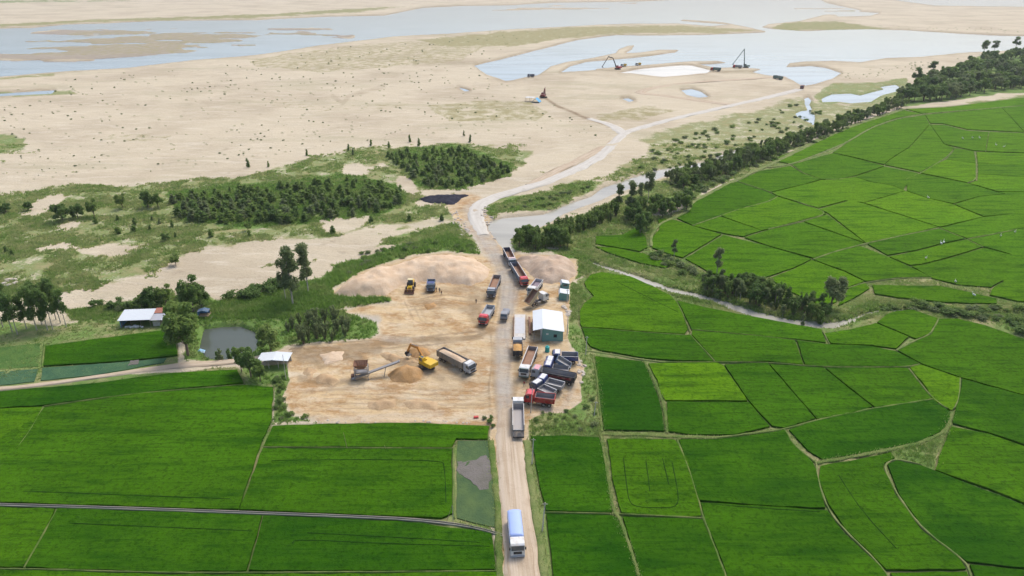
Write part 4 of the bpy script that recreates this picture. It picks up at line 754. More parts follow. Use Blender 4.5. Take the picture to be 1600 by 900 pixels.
# eucalyptus
for p, h, wd, lab in [((458, 478), 20, .95, 'tall pale-stemmed eucalyptus with forked crown above the reeds'), ((482, 458), 17.5, .9, 'eucalyptus with bare white stem next to the taller forked one'), ((447, 470), 14, .7, 'lower bushy eucalyptus in the pair beside the reeds'), ((1120, 428), 10, 1.05, 'thin lone eucalyptus standing in the rice field'), ((1053, 402), 7, 1.05, 'small lone eucalyptus on the field corner by the bank'), ((984, 336), 15.5, 1.0, 'tall open eucalyptus on the canal bank with pale stem'), ((1012, 320), 15, .85, 'tall eucalyptus standing over the canal water'), ((1000, 326), 12, .9, 'middle eucalyptus of the canal-bank trio'), ((966, 328), 12, 1.1, 'leaning eucalyptus nearest the canal water'), ((1254, 505), 5.5, .8, 'slim young tree at the creek bend')]:
    tree('eucalyptus', 'eucalyptus_tree', p, h, lab, None, wd)
for p in [(5, 512), (20, 520), (28, 524), (42, 515), (58, 517), (75, 517), (83, 516), (104, 512), (95, 505), (66, 508), (-12, 516), (12, 500), (88, 500), (-30, 512)]:
    tree('eucalyptus', 'eucalyptus_tree', p, U(11, 14.5), 'dark eucalyptus in the grove beside the sand wash', 'eucalyptus grove beside the sand wash', .85, None, M_leafdark)
tree('broadleaf', 'creek_tree', (1298, 482), 11, 'tall rounded grey-green tree standing over the creek hedge', None, .95, 0, M_leafgrey)
# farm and pond
for p, h, wd, k, m_, lab in [((294, 556), 15, .95, 0, None, 'tall dense dark tree between farm shed and pond'), ((287, 530), 12, .9, 2, None, 'dense tree leaning to the farm shed gable'), ((303, 490), 12, .85, 0, M_leafdark, 'dark tree behind the farm shed and pond hut'), ((316, 482), 8, .9, 1, None, 'lower dark tree behind the pond hut'), ((424, 550), 8, 1.05, 1, M_leaflight, 'bright broad-leaved fruit tree at the pond corner'), ((393, 590), 8.5, .85, 0, M_leafdark, 'dark leafy tree in front of the small white shelter'), ((378, 582), 7.5, .7, 2, None, 'slim dark tree at the track end by the pond'), ((407, 596), 5.5, .9, 0, None, 'low leafy tree below the small white shelter'), ((240, 482), 7, 1.1, 1, None, 'dark rounded tree behind the farm shed roof'), ((260, 478), 7, 1.1, 0, None, 'mid green tree behind the rusty farm roof'), ((222, 482), 4.5, 1.2, 2, None, 'low bushy tree at the back of the white shed roof')]:
    tree('broadleaf', 'farm_tree', p, h, lab, None, wd, k, m_)
for p in [(340, 558), (358, 560), (382, 556), (345, 562)]: tree('acacia', 'pond_sapling', p, U(2.5, 4), 'thin sapling on the near rim of the pond', 'saplings round the pond rim')
for p in scatter([(448, 512), (480, 500), (530, 503), (545, 515), (540, 533), (500, 537), (455, 542)], 26, 1.9, 5): tree('bamboo', 'bamboo_clump', p, U(3.2, 6.2), 'feathery bamboo clump in the thicket above the yard track', 'bamboo thicket above the yard track', U(.9, 1.4), None, M_leafgrey)
for p in scatter([(130, 478), (170, 472), (230, 468), (280, 462), (285, 470), (235, 480), (180, 487)], 14, 1.8, 6): tree('shrub', 'hedge_shrub', p, U(1.8, 3), 'bush in the hedge between farm shed and sand wash', 'hedge behind the farm shed', 1.1)
for p in scatter([(380, 462), (440, 445), (450, 452), (400, 470), (345, 472)], 12, 2.2, 7): tree('shrub', 'hedge_shrub', p, U(2.2, 3.6), 'dark bush in the hedge leading to the forked eucalyptus', 'hedge by the forked eucalyptus', 1.2, 0)
# canal bank wood
for p in scatter([(800, 384), (850, 372), (880, 378), (890, 390), (830, 394)], 22, 1.9, 8): tree('broadleaf', 'canal_tree', p, U(5, 8), 'dense dark tree in the clump where the canal ends at the road', 'clump at the canal end', .85)
for p in scatter([(850, 368), (900, 350), (962, 328), (966, 340), (905, 366), (870, 376)], 64, 1.4, 9): tree('bamboo', 'bamboo_clump', p, U(3.4, 6.4), 'bright bamboo clump lining the canal water', 'bamboo lining the canal', U(.8, 1.4))
for p in scatter([(965, 335), (1000, 330), (1045, 318), (1075, 312), (1078, 328), (1020, 345), (985, 352)], 28, 2.2, 10): tree('broadleaf', 'canal_tree', p, U(5.5, 8.5), 'full green tree under the tall canal eucalyptus', 'trees under the canal eucalyptus', .85)
for p, h in [((1000, 365), 9), ((1010, 358), 8), ((993, 350), 8)]: tree('broadleaf', 'canal_tree', p, h, 'dark tree on the bank corner above the small paddy', 'trees above the small paddy', .85, 1)
for p in scatter([(1040, 282), (1095, 268), (1145, 248), (1200, 235), (1262, 212), (1330, 186), (1400, 160), (1420, 166), (1335, 195), (1268, 222), (1205, 247), (1150, 270), (1105, 286), (1060, 296)], 280, 1.9, 11): tree(random.choice(('broadleaf', 'broadleaf', 'bamboo', 'eucalyptus')), 'hedgerow_tree', p, U(3.2, 7.8), '{} tree in the hedgerow along the riverside track', 'hedgerow along the riverside track', U(.8, 1.25), None, random.choice((None, None, M_leafgrey, M_leaflight)), mid=5.2)
for p in scatter([(1400, 158), (1440, 132), (1500, 108), (1540, 92), (1720, 80), (1720, 132), (1560, 143), (1480, 156), (1425, 164)], 290, 4.3, 12): tree('broadleaf', 'wood_tree', p, U(7, 13), '{} tree in the thick riverside wood behind the far paddies', 'riverside wood behind the far paddies', U(.9, 1.4), None, random.choice((None, None, M_leafdark, M_leafgrey)), mid=10)
for p in [(1536, 86), (1552, 84), (1455, 122), (1430, 135), (1585, 80)]: tree('eucalyptus', 'wood_tree', p, U(15, 18), 'tall slim tree rising over the riverside wood', 'tall trees over the riverside wood', 1.5, None, M_leafdark)
for p in scatter([(1045, 290), (1150, 255), (1262, 216), (1330, 190), (1335, 198), (1265, 226), (1150, 275), (1070, 318)], 90, 1.8, 51): tree('shrub', 'hedgerow_shrub', p, U(1.5, 2.6), '{} bush under the hedgerow along the riverside track', 'bushes under the hedgerow', 1.5, mid=2.05)
# creek hedge
for p in scatter([(1096, 448), (1150, 446), (1200, 460), (1255, 480), (1300, 492), (1285, 504), (1220, 492), (1150, 470), (1100, 460)], 80, 1.5, 13): tree(random.choice(('broadleaf', 'eucalyptus', 'bamboo')), 'creek_tree', p, U(2.6, 6.8), '{} tree in the hedge along the creek', 'hedge along the creek', U(.85, 1.3), None, random.choice((M_leafdark, None)), mid=4.7)
for p in scatter([(1018, 395), (1060, 412), (1110, 436), (1105, 446), (1050, 425), (1012, 405)], 16, 1.8, 14): tree('shrub', 'creek_shrub', p, U(1.5, 2.6), 'rounded bush on the bank between canal plot and creek', 'bushes on the bank above the creek', 1.3)
for p in scatter([(1360, 484), (1400, 470), (1480, 478), (1620, 484), (1640, 512), (1590, 512), (1480, 494), (1400, 482)], 40, 2.0, 15): tree('shrub', 'creek_shrub', p, U(1.1, 2.3), '{} bush on the grassy creek bank past the hedge', 'bushes on the far creek bank', 1.5, mid=1.7)
for p in scatter([(1010, 235), (1100, 205), (1180, 185), (1250, 160), (1290, 172), (1240, 215), (1150, 240), (1060, 258), (1000, 270)], 90, 3.0, 16): tree('shrub', 'scrub_bush', p, U(1.0, 2.4), '{} bush in the scrub between gravel road and hedgerow', 'bushes between gravel road and hedgerow', 1.6, mid=2.5)
for p in scatter([(780, 325), (850, 308), (930, 290), (900, 306), (850, 326), (800, 334)], 24, 1.8, 17): tree('shrub', 'canal_shrub', p, U(1, 2), 'low bush on the grassy spit between road and canal', 'bushes between road and canal', 1.3)
for p in scatter([(560, 395), (640, 382), (740, 378), (752, 398), (690, 394), (600, 408), (545, 430)], 30, 2, 18): tree('shrub', 'reed_bush', p, U(1, 1.9), 'bush among the reeds behind the sand stockpile', 'bushes among the reeds', 1.4)
for p in scatter([(840, 645), (900, 630), (935, 610), (938, 672), (830, 676), (825, 660)], 16, 1.6, 19): tree('shrub', 'yard_shrub', p, U(.6, 1.3), 'weedy bush on the grass corner behind the parked trucks', 'bushes on the yard grass corner', 1.3)
for p in scatter([(430, 590), (448, 590), (445, 640), (490, 658), (430, 660)], 14, 1.4, 20): tree('shrub', 'yard_shrub', p, U(.8, 1.7), 'bush on the overgrown yard end below the shelter', 'bushes on the overgrown yard end', 1.2)
for p in [(757, 655), (764, 662), (770, 668), (768, 656)]: tree('shrub', 'yard_shrub', p, U(.8, 1.3), 'small bush at the yard corner by the dirt road', 'bushes at the yard corner by the road')
for p in [(1470, 482), (1445, 480), (1478, 492), (1590, 520), (1385, 482)]: tree('shrub', 'creek_shrub', p, U(2, 3), 'large round bush on the creek bend bank', 'large bushes on the creek bend', 1.5, 0)
# scrub dots on the river sand: the largest ones each, the rest as one mass
SANDZONE = [(0, 130), (120, 120), (300, 108), (450, 90), (620, 75), (740, 110), (800, 130), (840, 150), (960, 210), (860, 225), (700, 218), (560, 222), (440, 245), (300, 262), (150, 275), (0, 285)]
dots = [p for p in scatter(SANDZONE, 430, 3, 21) if vnoise(np.array(G(*p).x*.02), np.array(G(*p).y*.012), 5) > .42][:190]+scatter([(380, 92), (520, 74), (700, 66), (800, 80), (720, 120), (560, 150), (420, 140)], 55, 3, 22)
for p in dots: tree('shrub', 'sand_shrub', p, U(.35, .8)*(1+(285-p[1])/220), '{} shrub dotted on the open river sand', 'shrubs on the open river sand', U(1., 1.5), None, M_leafgrey, parts=False, mid=1.2)
def shrub_mass(n):
    c = PROTO['shrub'][0][0]; nv = len(c.vertices); co = np.empty(nv*3); c.vertices.foreach_get('co', co); co = co.reshape(-1, 3)[:160]
    P = scatter(SANDZONE, 300, 3, 33)+scatter([(640, 60), (800, 46), (950, 40), (1180, 47), (960, 53), (820, 72)], 60, 6, 34)+scatter([(1330, 40), (1600, 46), (1600, 54), (1400, 46)], 40, 8, 35)+scatter([(1330, 128), (1440, 110), (1500, 92), (1420, 100), (1300, 118)], 50, 4, 36)
    V = []
    for p in P:
        g = GZ(*p); s = U(.3, .6)*(1+(285-p[1])/150); V.append(co*np.array([s*1.3, s*1.3, s])+np.array(g))
    V = np.concatenate(V); me = mesh_np('sand_scrub', V, np.arange(len(V)).reshape(-1, 4))
    o = link('sand_scrub', me, M_leafgrey); o['kind'] = 'stuff'; o['label'] = 'tiny scrub tufts speckling the river sand and bars'; o['category'] = 'scrub'
shrub_mass(1)

# ------------------------------------------------------------------ mesh builder for built things
class MB:
    def __init__(s): s.bm = bmesh.new()
    def box(s, x0, x1, y0, y1, z0, z1, bev=0., M=None):
        r = bmesh.ops.create_cube(s.bm, size=1); vs_ = r['verts']
        for v in vs_: v.co = Vector(((x0+x1)/2+v.co.x*(x1-x0), (y0+y1)/2+v.co.y*(y1-y0), (z0+z1)/2+v.co.z*(z1-z0)))
        if bev: 
            rr = bmesh.ops.bevel(s.bm, geom=list({e for v in vs_ for e in v.link_edges}), offset=bev, segments=2, affect='EDGES', profile=.6); vs_ = rr['verts']
        if M is not None: bmesh.ops.transform(s.bm, matrix=M, verts=[v for v in vs_ if v.is_valid])
        return s
    def prism(s, prof, y0, y1, bev=0.):
        """side profile in x,z swept across y"""
        a = [s.bm.verts.new((x, y0, z)) for x, z in prof]; b = [s.bm.verts.new((x, y1, z)) for x, z in prof]; n = len(prof)
        fs = [s.bm.faces.new(a), s.bm.faces.new(b[::-1])]
        for i in range(n): fs.append(s.bm.faces.new((a[i], b[i], b[(i+1) % n], a[(i+1) % n])))
        bmesh.ops.recalc_face_normals(s.bm, faces=fs)
        if bev: bmesh.ops.bevel(s.bm, geom=list({e for f in fs for e in f.edges}), offset=bev, segments=2, affect='EDGES', profile=.6)
        return s
    def beam(s, a, b, w_, h_=None):
        a = Vector(a); b = Vector(b); d = b-a; L = d.length; h_ = h_ or w_
        M = Matrix.Translation((a+b)/2) @ d.to_track_quat('X', 'Z').to_matrix().to_4x4()
        return s.box(-L/2, L/2, -w_/2, w_/2, -h_/2, h_/2, 0, M)
    def cyl(s, a, b, r0, r1=None, seg=12):
        a = Vector(a); b = Vector(b); d = b-a
        M = Matrix.Translation((a+b)/2) @ d.to_track_quat('Z', 'Y').to_matrix().to_4x4()
        bmesh.ops.create_cone(s.bm, cap_ends=True, segments=seg, radius1=r0, radius2=r0 if r1 is None else r1, depth=d.length, matrix=M); return s
    def quad(s, *p):
        f = s.bm.faces.new([s.bm.verts.new(q) for q in p]); return s
    def mesh(s, name):
        me = bpy.data.meshes.new(name); s.bm.normal_update(); s.bm.to_mesh(me); s.bm.free(); return me
    def build(s, name, mat, parent, loc=None):
        return link(name, s.mesh(name), mat, parent, loc)
COL = {}
def col(name, rgb, rough=.45, dirt=.5):
    if name not in COL: COL[name] = paint(name, rgb, rough, dirt=dirt)
    return COL[name]
WHITE = col('white_paint', (.62, .63, .62)); RED = col('red_paint', (.47, .03, .03)); BLUE = col('blue_paint', (.035, .065, .21)); GREY = col('grey_paint', (.24, .26, .29)); NAVY = col('navy_paint', (.05, .075, .13))
SILVER = col('silver_paint', (.36, .39, .42)); GREEN = col('green_paint', (.09, .17, .15)); PALEBLUE = col('pale_blue', (.34, .45, .78), .6, .08); BEDGREY = col('bed_grey', (.26, .26, .265), .6, .4); BEDRUST = col('bed_rust', (.27, .155, .10), .8, .4); BEDBLUE = col('bed_blue', (.10, .16, .24)); YELLOW = col('machine_yellow', (.62, .40, .02), .45, .2); ORANGE = col('machine_orange', (.55, .24, .04), .5, .3); DKRED = col('maroon', (.17, .02, .025)); PINK = col('pinkred', (.62, .06, .10)); TEALP = col('teal_plastic', (.02, .35, .33), .5, .1)
def wheel_meshes(r, w_):
    t = MB(); t.cyl((0, -w_/2, 0), (0, w_/2, 0), r, seg=16); tm = t.mesh('tyre')
    q = MB(); q.cyl((0, -w_/2-.015, 0), (0, w_/2+.015, 0), r*.55, seg=12); q.cyl((0, -w_/2-.05, 0), (0, w_/2+.05, 0), r*.2, seg=8); return tm, q.mesh('rim')
WM = {}
def wheel(parent, x, y, r=.5, w_=.34):
    k = (r, w_)
    if k not in WM: WM[k] = wheel_meshes(r, w_)
    o = link('wheel', WM[k][0], M_tyre, parent, (x, y, r)); link('rim', WM[k][1], M_rim, o); return o
def load_mesh(x0, x1, w_, z, h):
    nx, ny = 14, 7; V = []; Fc = []
    for i in range(nx):
        for j in range(ny):
            a = i/(nx-1); b = j/(ny-1); e = math.sin(math.pi*min(max(a, .02), .98))**.5*math.sin(math.pi*min(max(b, .04), .96))**.7
            V.append((x0+(x1-x0)*a, -w_/2+w_*b, z+h*e*random.uniform(.85, 1.1)))
    for i in range(nx-1):
        for j in range(ny-1): Fc.append((i*ny+j, (i+1)*ny+j, (i+1)*ny+j+1, i*ny+j+1))
    return mesh_np('load', V, Fc, True)
def place(front, rear=None, zr=0., L=None, head=None):
    f = G(*front)
    if head is not None: d = Vector((math.cos(head), math.sin(head), 0))
    else:
        r = G(*rear, zr); r.z = 0; d = f-r; L = L or d.length; d.normalize()
    c = f-d*L/2; c.z = 0
    return c, math.atan2(d.y, d.x), L
def truck(label, front, rear=None, zr=0., L=None, head=None, cab=WHITE, bed=BEDGREY, inside=BEDGREY, rim=None, load=None, tip=0., bedh=1.25, visor=None, roof=None, cover=None, axles=None, name='dump_truck', group=None, z=None, side=None, detail=True, lower=None, gate_open=False, cat='truck', bedz=1.15, hood=False):
    c, rz, L = place(front, rear, zr, L, head)
    c.z = max([zg(c.x+k*L*math.cos(rz)/2, c.y+k*L*math.sin(rz)/2) for k in (-1, 0, 1)])+.02 if z is None else z
    if abs(c.x-2) < 9 and 100 < c.y < 235: c.z = max(c.z, .40)
    o = empty(name, c, rz, label, cat, group)
    xf, xr = L/2, -L/2; cl = 2.15; W = 1.22; b1 = xf-cl-.3
    ch = MB().box(xr+.2, xf-.3, -.42, .42, .62, .92)
    for k in (xr+.6, 0): ch.box(k, k+.12, -1., 1., .68, .86)
    ch.build('chassis', M_black_, o)
    # cab: swept side profile with a raked windscreen
    cb = MB().prism([(xf-cl, .75), (xf-.02, .75), (xf, 1.75), (xf-.28, 2.75), (xf-.55, 2.92), (xf-cl, 2.92)], -W, W, .07).build('cab', cab, o)
    MB().prism([(xf-.003, 1.80), (xf+.02, 1.80), (xf-.235, 2.68), (xf-.265, 2.68)], -W+.12, W-.12).build('windscreen', M_glass, cb)
    for s in (-1, 1):
        MB().box(xf-1.25, xf-.42, s*W-.012, s*W+.012, 1.85, 2.6).build('side_window', M_glass, cb)
        if detail:
            MB().box(xf-.12, xf+.035, s*.95-.2, s*.95+.2, .82, 1.02).build('headlight', M_lamp, o)
            MB().box(xf-.15, xf-.05, s*(W+.13)-.12, s*(W+.13)+.12, 1.95, 2.55).beam((xf-.2, s*W, 2.5), (xf-.1, s*(W+.13), 2.5), .05).build('mirror', M_black_, o)
    MB().box(xf-.35, xf+.10, -W-.02, W+.02, .42, .80, .04).build('bumper', lower or M_black_, o)
    if detail: MB().box(xf-.01, xf+.025, -.72, .72, 1.05, 1.62).build('grille', M_black_ if cab is not BLUE else M_steel, o)
    if roof is not None: MB().box(xf-cl+.15, xf-.75, -W+.12, W-.12, 2.9, 3.06, .05).build('roof_panel', roof, o)
    if visor is not None: MB().box(xf-.42, xf-.12, -W+.1, W-.1, 2.70, 2.80).build('sun_visor', visor, o)
    # body
    z0 = bedz; z1 = z0+bedh; B0 = xr; B1 = b1
    bo = empty('dump_body', (0, 0, 0)); C.objects.unlink(bo); bpy.data.objects.remove(bo)
    mb = MB(); t = .07; piv = Vector((xr+.6, 0, z0))
    lift = lambda: Matrix.Translation(piv) @ Matrix.Rotation(-tip, 4, 'Y') @ Matrix.Translation(-piv)
    mb.box(B0, B1, -W, W, z0-.12, z0); mb.box(B0+.05, B1, -W, -W+t, z0, z1); mb.box(B0+.05, B1, W-t, W, z0, z1); mb.box(B1-t, B1, -W+t, W-t, z0, z1+.15)
    n = max(3, int((B1-B0)/1.3))
    for k in range(n):
        x = B0+.25+(B1-B0-.4)*k/(n-1)
        for s in (-1, 1): mb.box(x-.06, x+.06, s*(W+.045)-.045, s*(W+.045)+.045, z0-.1, z1-.05)
    for s in (-1, 1): mb.box(B0+.05, B1, s*(W+.02)-.06, s*(W+.02)+.06, z1-.04, z1+.06)
    me = mb.mesh('dump_body'); me.transform(lift()); body = link('dump_body', me, bed, o)
    def sub(nm, m, mat):
        me = m.mesh(nm); me.transform(lift()); return link(nm, me, mat, body)
    fl = MB().box(B0+.02, B1-t-.005, -W+t+.004, W-t-.004, z0+.004, z0+.02)
    fl.box(B0+.06, B1-t-.01, -W+t+.003, -W+t+.015, z0+.02, z1-.05).box(B0+.06, B1-t-.01, W-t-.015, W-t-.003, z0+.02, z1-.05).box(B1-t-.02, B1-t-.004, -W+t+.02, W-t-.02, z0+.02, z1+.1)
    sub('lining', fl, inside)
    if rim is not None:
        rm = MB()
        for s in (-1, 1): rm.box(B0+.02, B1+.02, s*(W+.02)-.075, s*(W+.02)+.075, z1+.06, z1+.1)
        sub('rim_rail', rm, rim)
    if side is not None:
        sd_ = MB()
        for s in (-1, 1): sd_.box(B0+.8, B1-.6, s*(W+.05)-.055, s*(W+.05)+.055, z0+bedh*.35, z0+bedh*.75)
        sub('side_stripe', sd_, side)
    tg = MB()
    if gate_open: tg.box(B0-1.9, B0, -W, W, z0-.35, z0-.25)
    if gate_open:
        for k in range(6): tg.box(B0-1.9, B0-.05, -W+.05+k*.44, -W+.15+k*.44, z0-.25, z0-.17)
        tg.box(B0-2.05, B0-1.9, -W, W, z0-.6, z0-.2)
    if not gate_open: tg.box(B0-.05, B0+.05, -W, W, z0-.1, z1-.02).box(B0-.1, B0-.05, -W, -W+.12, z0-.1, z1).box(B0-.1, B0-.05, W-.12, W, z0-.1, z1)
    sub('tailgate', tg, bed if not gate_open else M_black_)
    if load is not None: link('load', load_mesh(B0+.1, B1-.12, 2*W-.2, z0+bedh*.62, bedh*.5), load, body)
    if cover is not None:
        V = []; Fc = []; nx = 12; pr = [(-W-.06, z0+.1), (-W-.07, z1), (-W*.7, z1+.28), (0, z1+.36), (W*.7, z1+.28), (W+.07, z1), (W+.06, z0+.1)]
        for i in range(nx):
            for (y, zz) in pr: V.append((B0-.08+(B1-B0+.1)*i/(nx-1), y, zz+(random.uniform(-.04, .04) if zz > z1 else 0)))
        for i in range(nx-1):
            for j in range(6): Fc.append((i*7+j, (i+1)*7+j, (i+1)*7+j+1, i*7+j+1))
        Fc.append((0, 1, 2, 3)); Fc.append((0, 3, 4, 5)); Fc.append(((nx-1)*7, (nx-1)*7+3, (nx-1)*7+2, (nx-1)*7+1)); Fc.append(((nx-1)*7, (nx-1)*7+5, (nx-1)*7+4, (nx-1)*7+3))
        link('tarpaulin', mesh_np('tarpaulin', V, Fc, True), cover, body)
    if tip > .1: MB().cyl((b1-1.0, 0, .95), tuple(lift() @ Vector((b1-.9, 0, z0-.1))), .11).build('tipping_ram', M_steel, o)
    if hood: pass
    ax = axles or ([xf-1.35, xr+2.4, xr+1.1] if L < 9.5 else [xf-1.4, xf-3.1, xr+2.5, xr+1.15])
    for i, x in enumerate(ax):
        for s in (-1, 1): wheel(o, x, s*(W-.19), .5, .36 if x > 0 else .5)
    if detail:
        for s in (-1, 1): MB().box(-.6, .55, s*.95-.2, s*.95+.2, .5, .95, .05).build('fuel_tank', M_steel, o)
    return o
PI = math.pi
truck('dump truck under a pale blue tarpaulin driving the road through the rice', (809, 874), head=-PI/2+.07, L=8.6, cab=WHITE, cover=PALEBLUE, bedh=1.5, lower=SILVER, visor=GREY)
truck('long white truck with empty pale bed and lowered tailgate parked by the grass corner', (809, 645), head=PI/2-.0, L=10.6, cab=WHITE, bed=col('pale_bed', (.50, .49, .46)), inside=col('worn_bed', (.34, .32, .31), .5, .3), gate_open=True)
TK = bpy.data.objects['dump_truck.001']; pr_ = G(810, 681); TK.location.x = pr_.x; TK.location.y = pr_.y+5.3
truck('red dump truck with red bed and bright red cab roof', (820, 630), (864, 635), cab=RED, bed=col('red_bed', (.36, .022, .022)), inside=BEDGREY, roof=PINK, bedh=1.15, L=7.0)
truck('small truck with white cab roof and skewed steel bed beside the red dump truck', (832, 611), (862, 625), cab=NAVY, bed=BEDGREY, roof=WHITE, bedh=.8, L=6.3, rim=WHITE)
truck('grey-bedded truck with white roof panel between the skewed truck and the maroon-striped truck', (840, 604), (873, 613), cab=BLUE, bed=BEDGREY, roof=WHITE, bedh=.9, L=6.6, rim=WHITE)
truck('long black-bedded truck with maroon side stripe and pale grey cab', (831, 590), (900, 603), cab=SILVER, bed=M_black_, inside=BEDGREY, roof=col('pink_panel', (.62, .30, .34)), side=DKRED, bedh=1.35, L=11)
truck('blue-cabbed truck with low grey bed behind the maroon-striped truck', (848, 584), (881, 588), cab=BLUE, bed=BEDGREY, inside=BEDGREY, roof=WHITE, bedh=.85, L=6.4)
truck('blue truck with its narrow bed tipped up', (851, 576), (884, 580), cab=BLUE, bed=BEDBLUE, roof=WHITE, bedh=.75, L=6.4, tip=.5, rim=SILVER)
truck('dark blue truck with pale-rimmed blue bed parked under the teal building', (862, 567), (895, 568), cab=BLUE, bed=BLUE, inside=BEDGREY, roof=WHITE, bedh=1.05, L=6.6, rim=SILVER)
truck('white and green truck with long empty rusty bed on the yard road', (818, 594), (833, 543), 2.3, cab=WHITE, bed=BEDGREY, inside=BEDRUST, bedh=1.1, rim=WHITE, visor=GREEN, lower=GREEN)
truck('truck heaped with orange sand leaving the weighbridge', (809, 547), (809, 561), cab=SILVER, bed=M_black_, load=pile_mat('orange_sand', (.50, .28, .10), (.55, .34, .14)), bedh=1.1, L=6.8, head=PI/2)
TK = bpy.data.objects['dump_truck.010']; pr_ = G(809, 562); TK.location.x = pr_.x; TK.location.y = pr_.y+3.4
truck('small grey covered pickup alone in the middle of the yard', (787, 503), (791, 484), 1.6, cab=GREY, bed=GREY, cover=col('grey_tarp', (.20, .22, .25), .6), bedh=.7, name='pickup_truck', L=5.2, detail=False, bedz=.9, axles=[1.6, -1.6])
bpy.data.objects['pickup_truck'].scale = (1, .78, .72)
truck('red dump truck with empty grey bed standing in the yard', (754, 511), (767, 477), 2.4, cab=RED, bed=SILVER, inside=SILVER, roof=PINK, bedh=1.2)
truck('dark slate truck with rusty empty bed beside the sand stockpile', (767, 469), (777, 431), 2.4, cab=NAVY, bed=BEDGREY, inside=BEDRUST, roof=SILVER, visor=SILVER, bedh=1.2)
truck('red-cabbed long hauler with slate bed and white rims queueing by the gravel heap', (820, 451), (803, 411), 2.7, cab=RED, bed=BEDBLUE, inside=BEDRUST, rim=WHITE, bedh=1.5, roof=PINK)
truck('grey-cabbed long hauler queueing behind the red-cabbed one by the canal', (801, 420), (791, 388), 2.7, cab=SILVER, bed=NAVY, inside=BEDRUST, rim=WHITE, bedh=1.5, roof=col('pale_pink', (.55, .42, .42)))
truck('white truck with purplish empty bed at the foot of the gravel heap', (829, 466), (843, 437), 2.3, cab=WHITE, bed=WHITE, inside=col('purple_bed', (.22, .18, .22), .7), bedh=1., visor=GREEN, lower=GREEN)
truck('white-cabbed dump truck with its rusty bed tipped high', (853, 471), (826, 481), cab=WHITE, bed=col('tan_bed', (.42, .34, .22)), inside=BEDRUST, tip=.75, bedh=1.0, L=7.2)
truck('silver four-axle truck loaded with sand beside the yellow excavator', (739, 586), (681, 556), cab=SILVER, bed=col('olive_bed', (.22, .20, .17)), load=M_sand, bedh=1.6, L=12, roof=WHITE)
truck('blue broken-down truck beside the wheel loader', (673, 458), (674, 436), 2.2, cab=BEDBLUE, bed=BEDBLUE, inside=BEDGREY, bedh=1., roof=BLUE)
# far vehicles by the river
far = dict(detail=False)
truck('red-cabbed truck with dark green bed beside the milky pool', (1110, 110), (1127, 111), cab=RED, bed=GREEN, L=10, bedh=1.9, roof=PINK, **far)
truck('red truck being loaded under the green long-reach excavator', (1145, 106), (1160, 107), cab=RED, bed=BEDGREY, L=9, bedh=1.6, roof=PINK, **far)
truck('dark green truck at the water edge by the inlet', (1209, 123), (1228, 127), cab=GREEN, bed=GREEN, L=11, bedh=1.8, **far)
truck('navy truck alone on the shore of the dredged bay', (824, 121), (832, 121), cab=NAVY, bed=NAVY, L=6.5, bedh=1.4, **far)
truck('dark brown truck at the end of the gravel road', (1252, 140), (1256, 136), cab=DKRED, bed=BEDRUST, L=7, bedh=1.4, **far)
truck('white and yellow truck on the sand bar beside the red excavator', (971, 105), (980, 103.5), cab=WHITE, bed=YELLOW, L=7.5, bedh=1.3, **far)
truck('white and yellow truck further along the sand bar', (994, 103), (1003, 101.5), cab=WHITE, bed=YELLOW, L=7.5, bedh=1.3, **far)

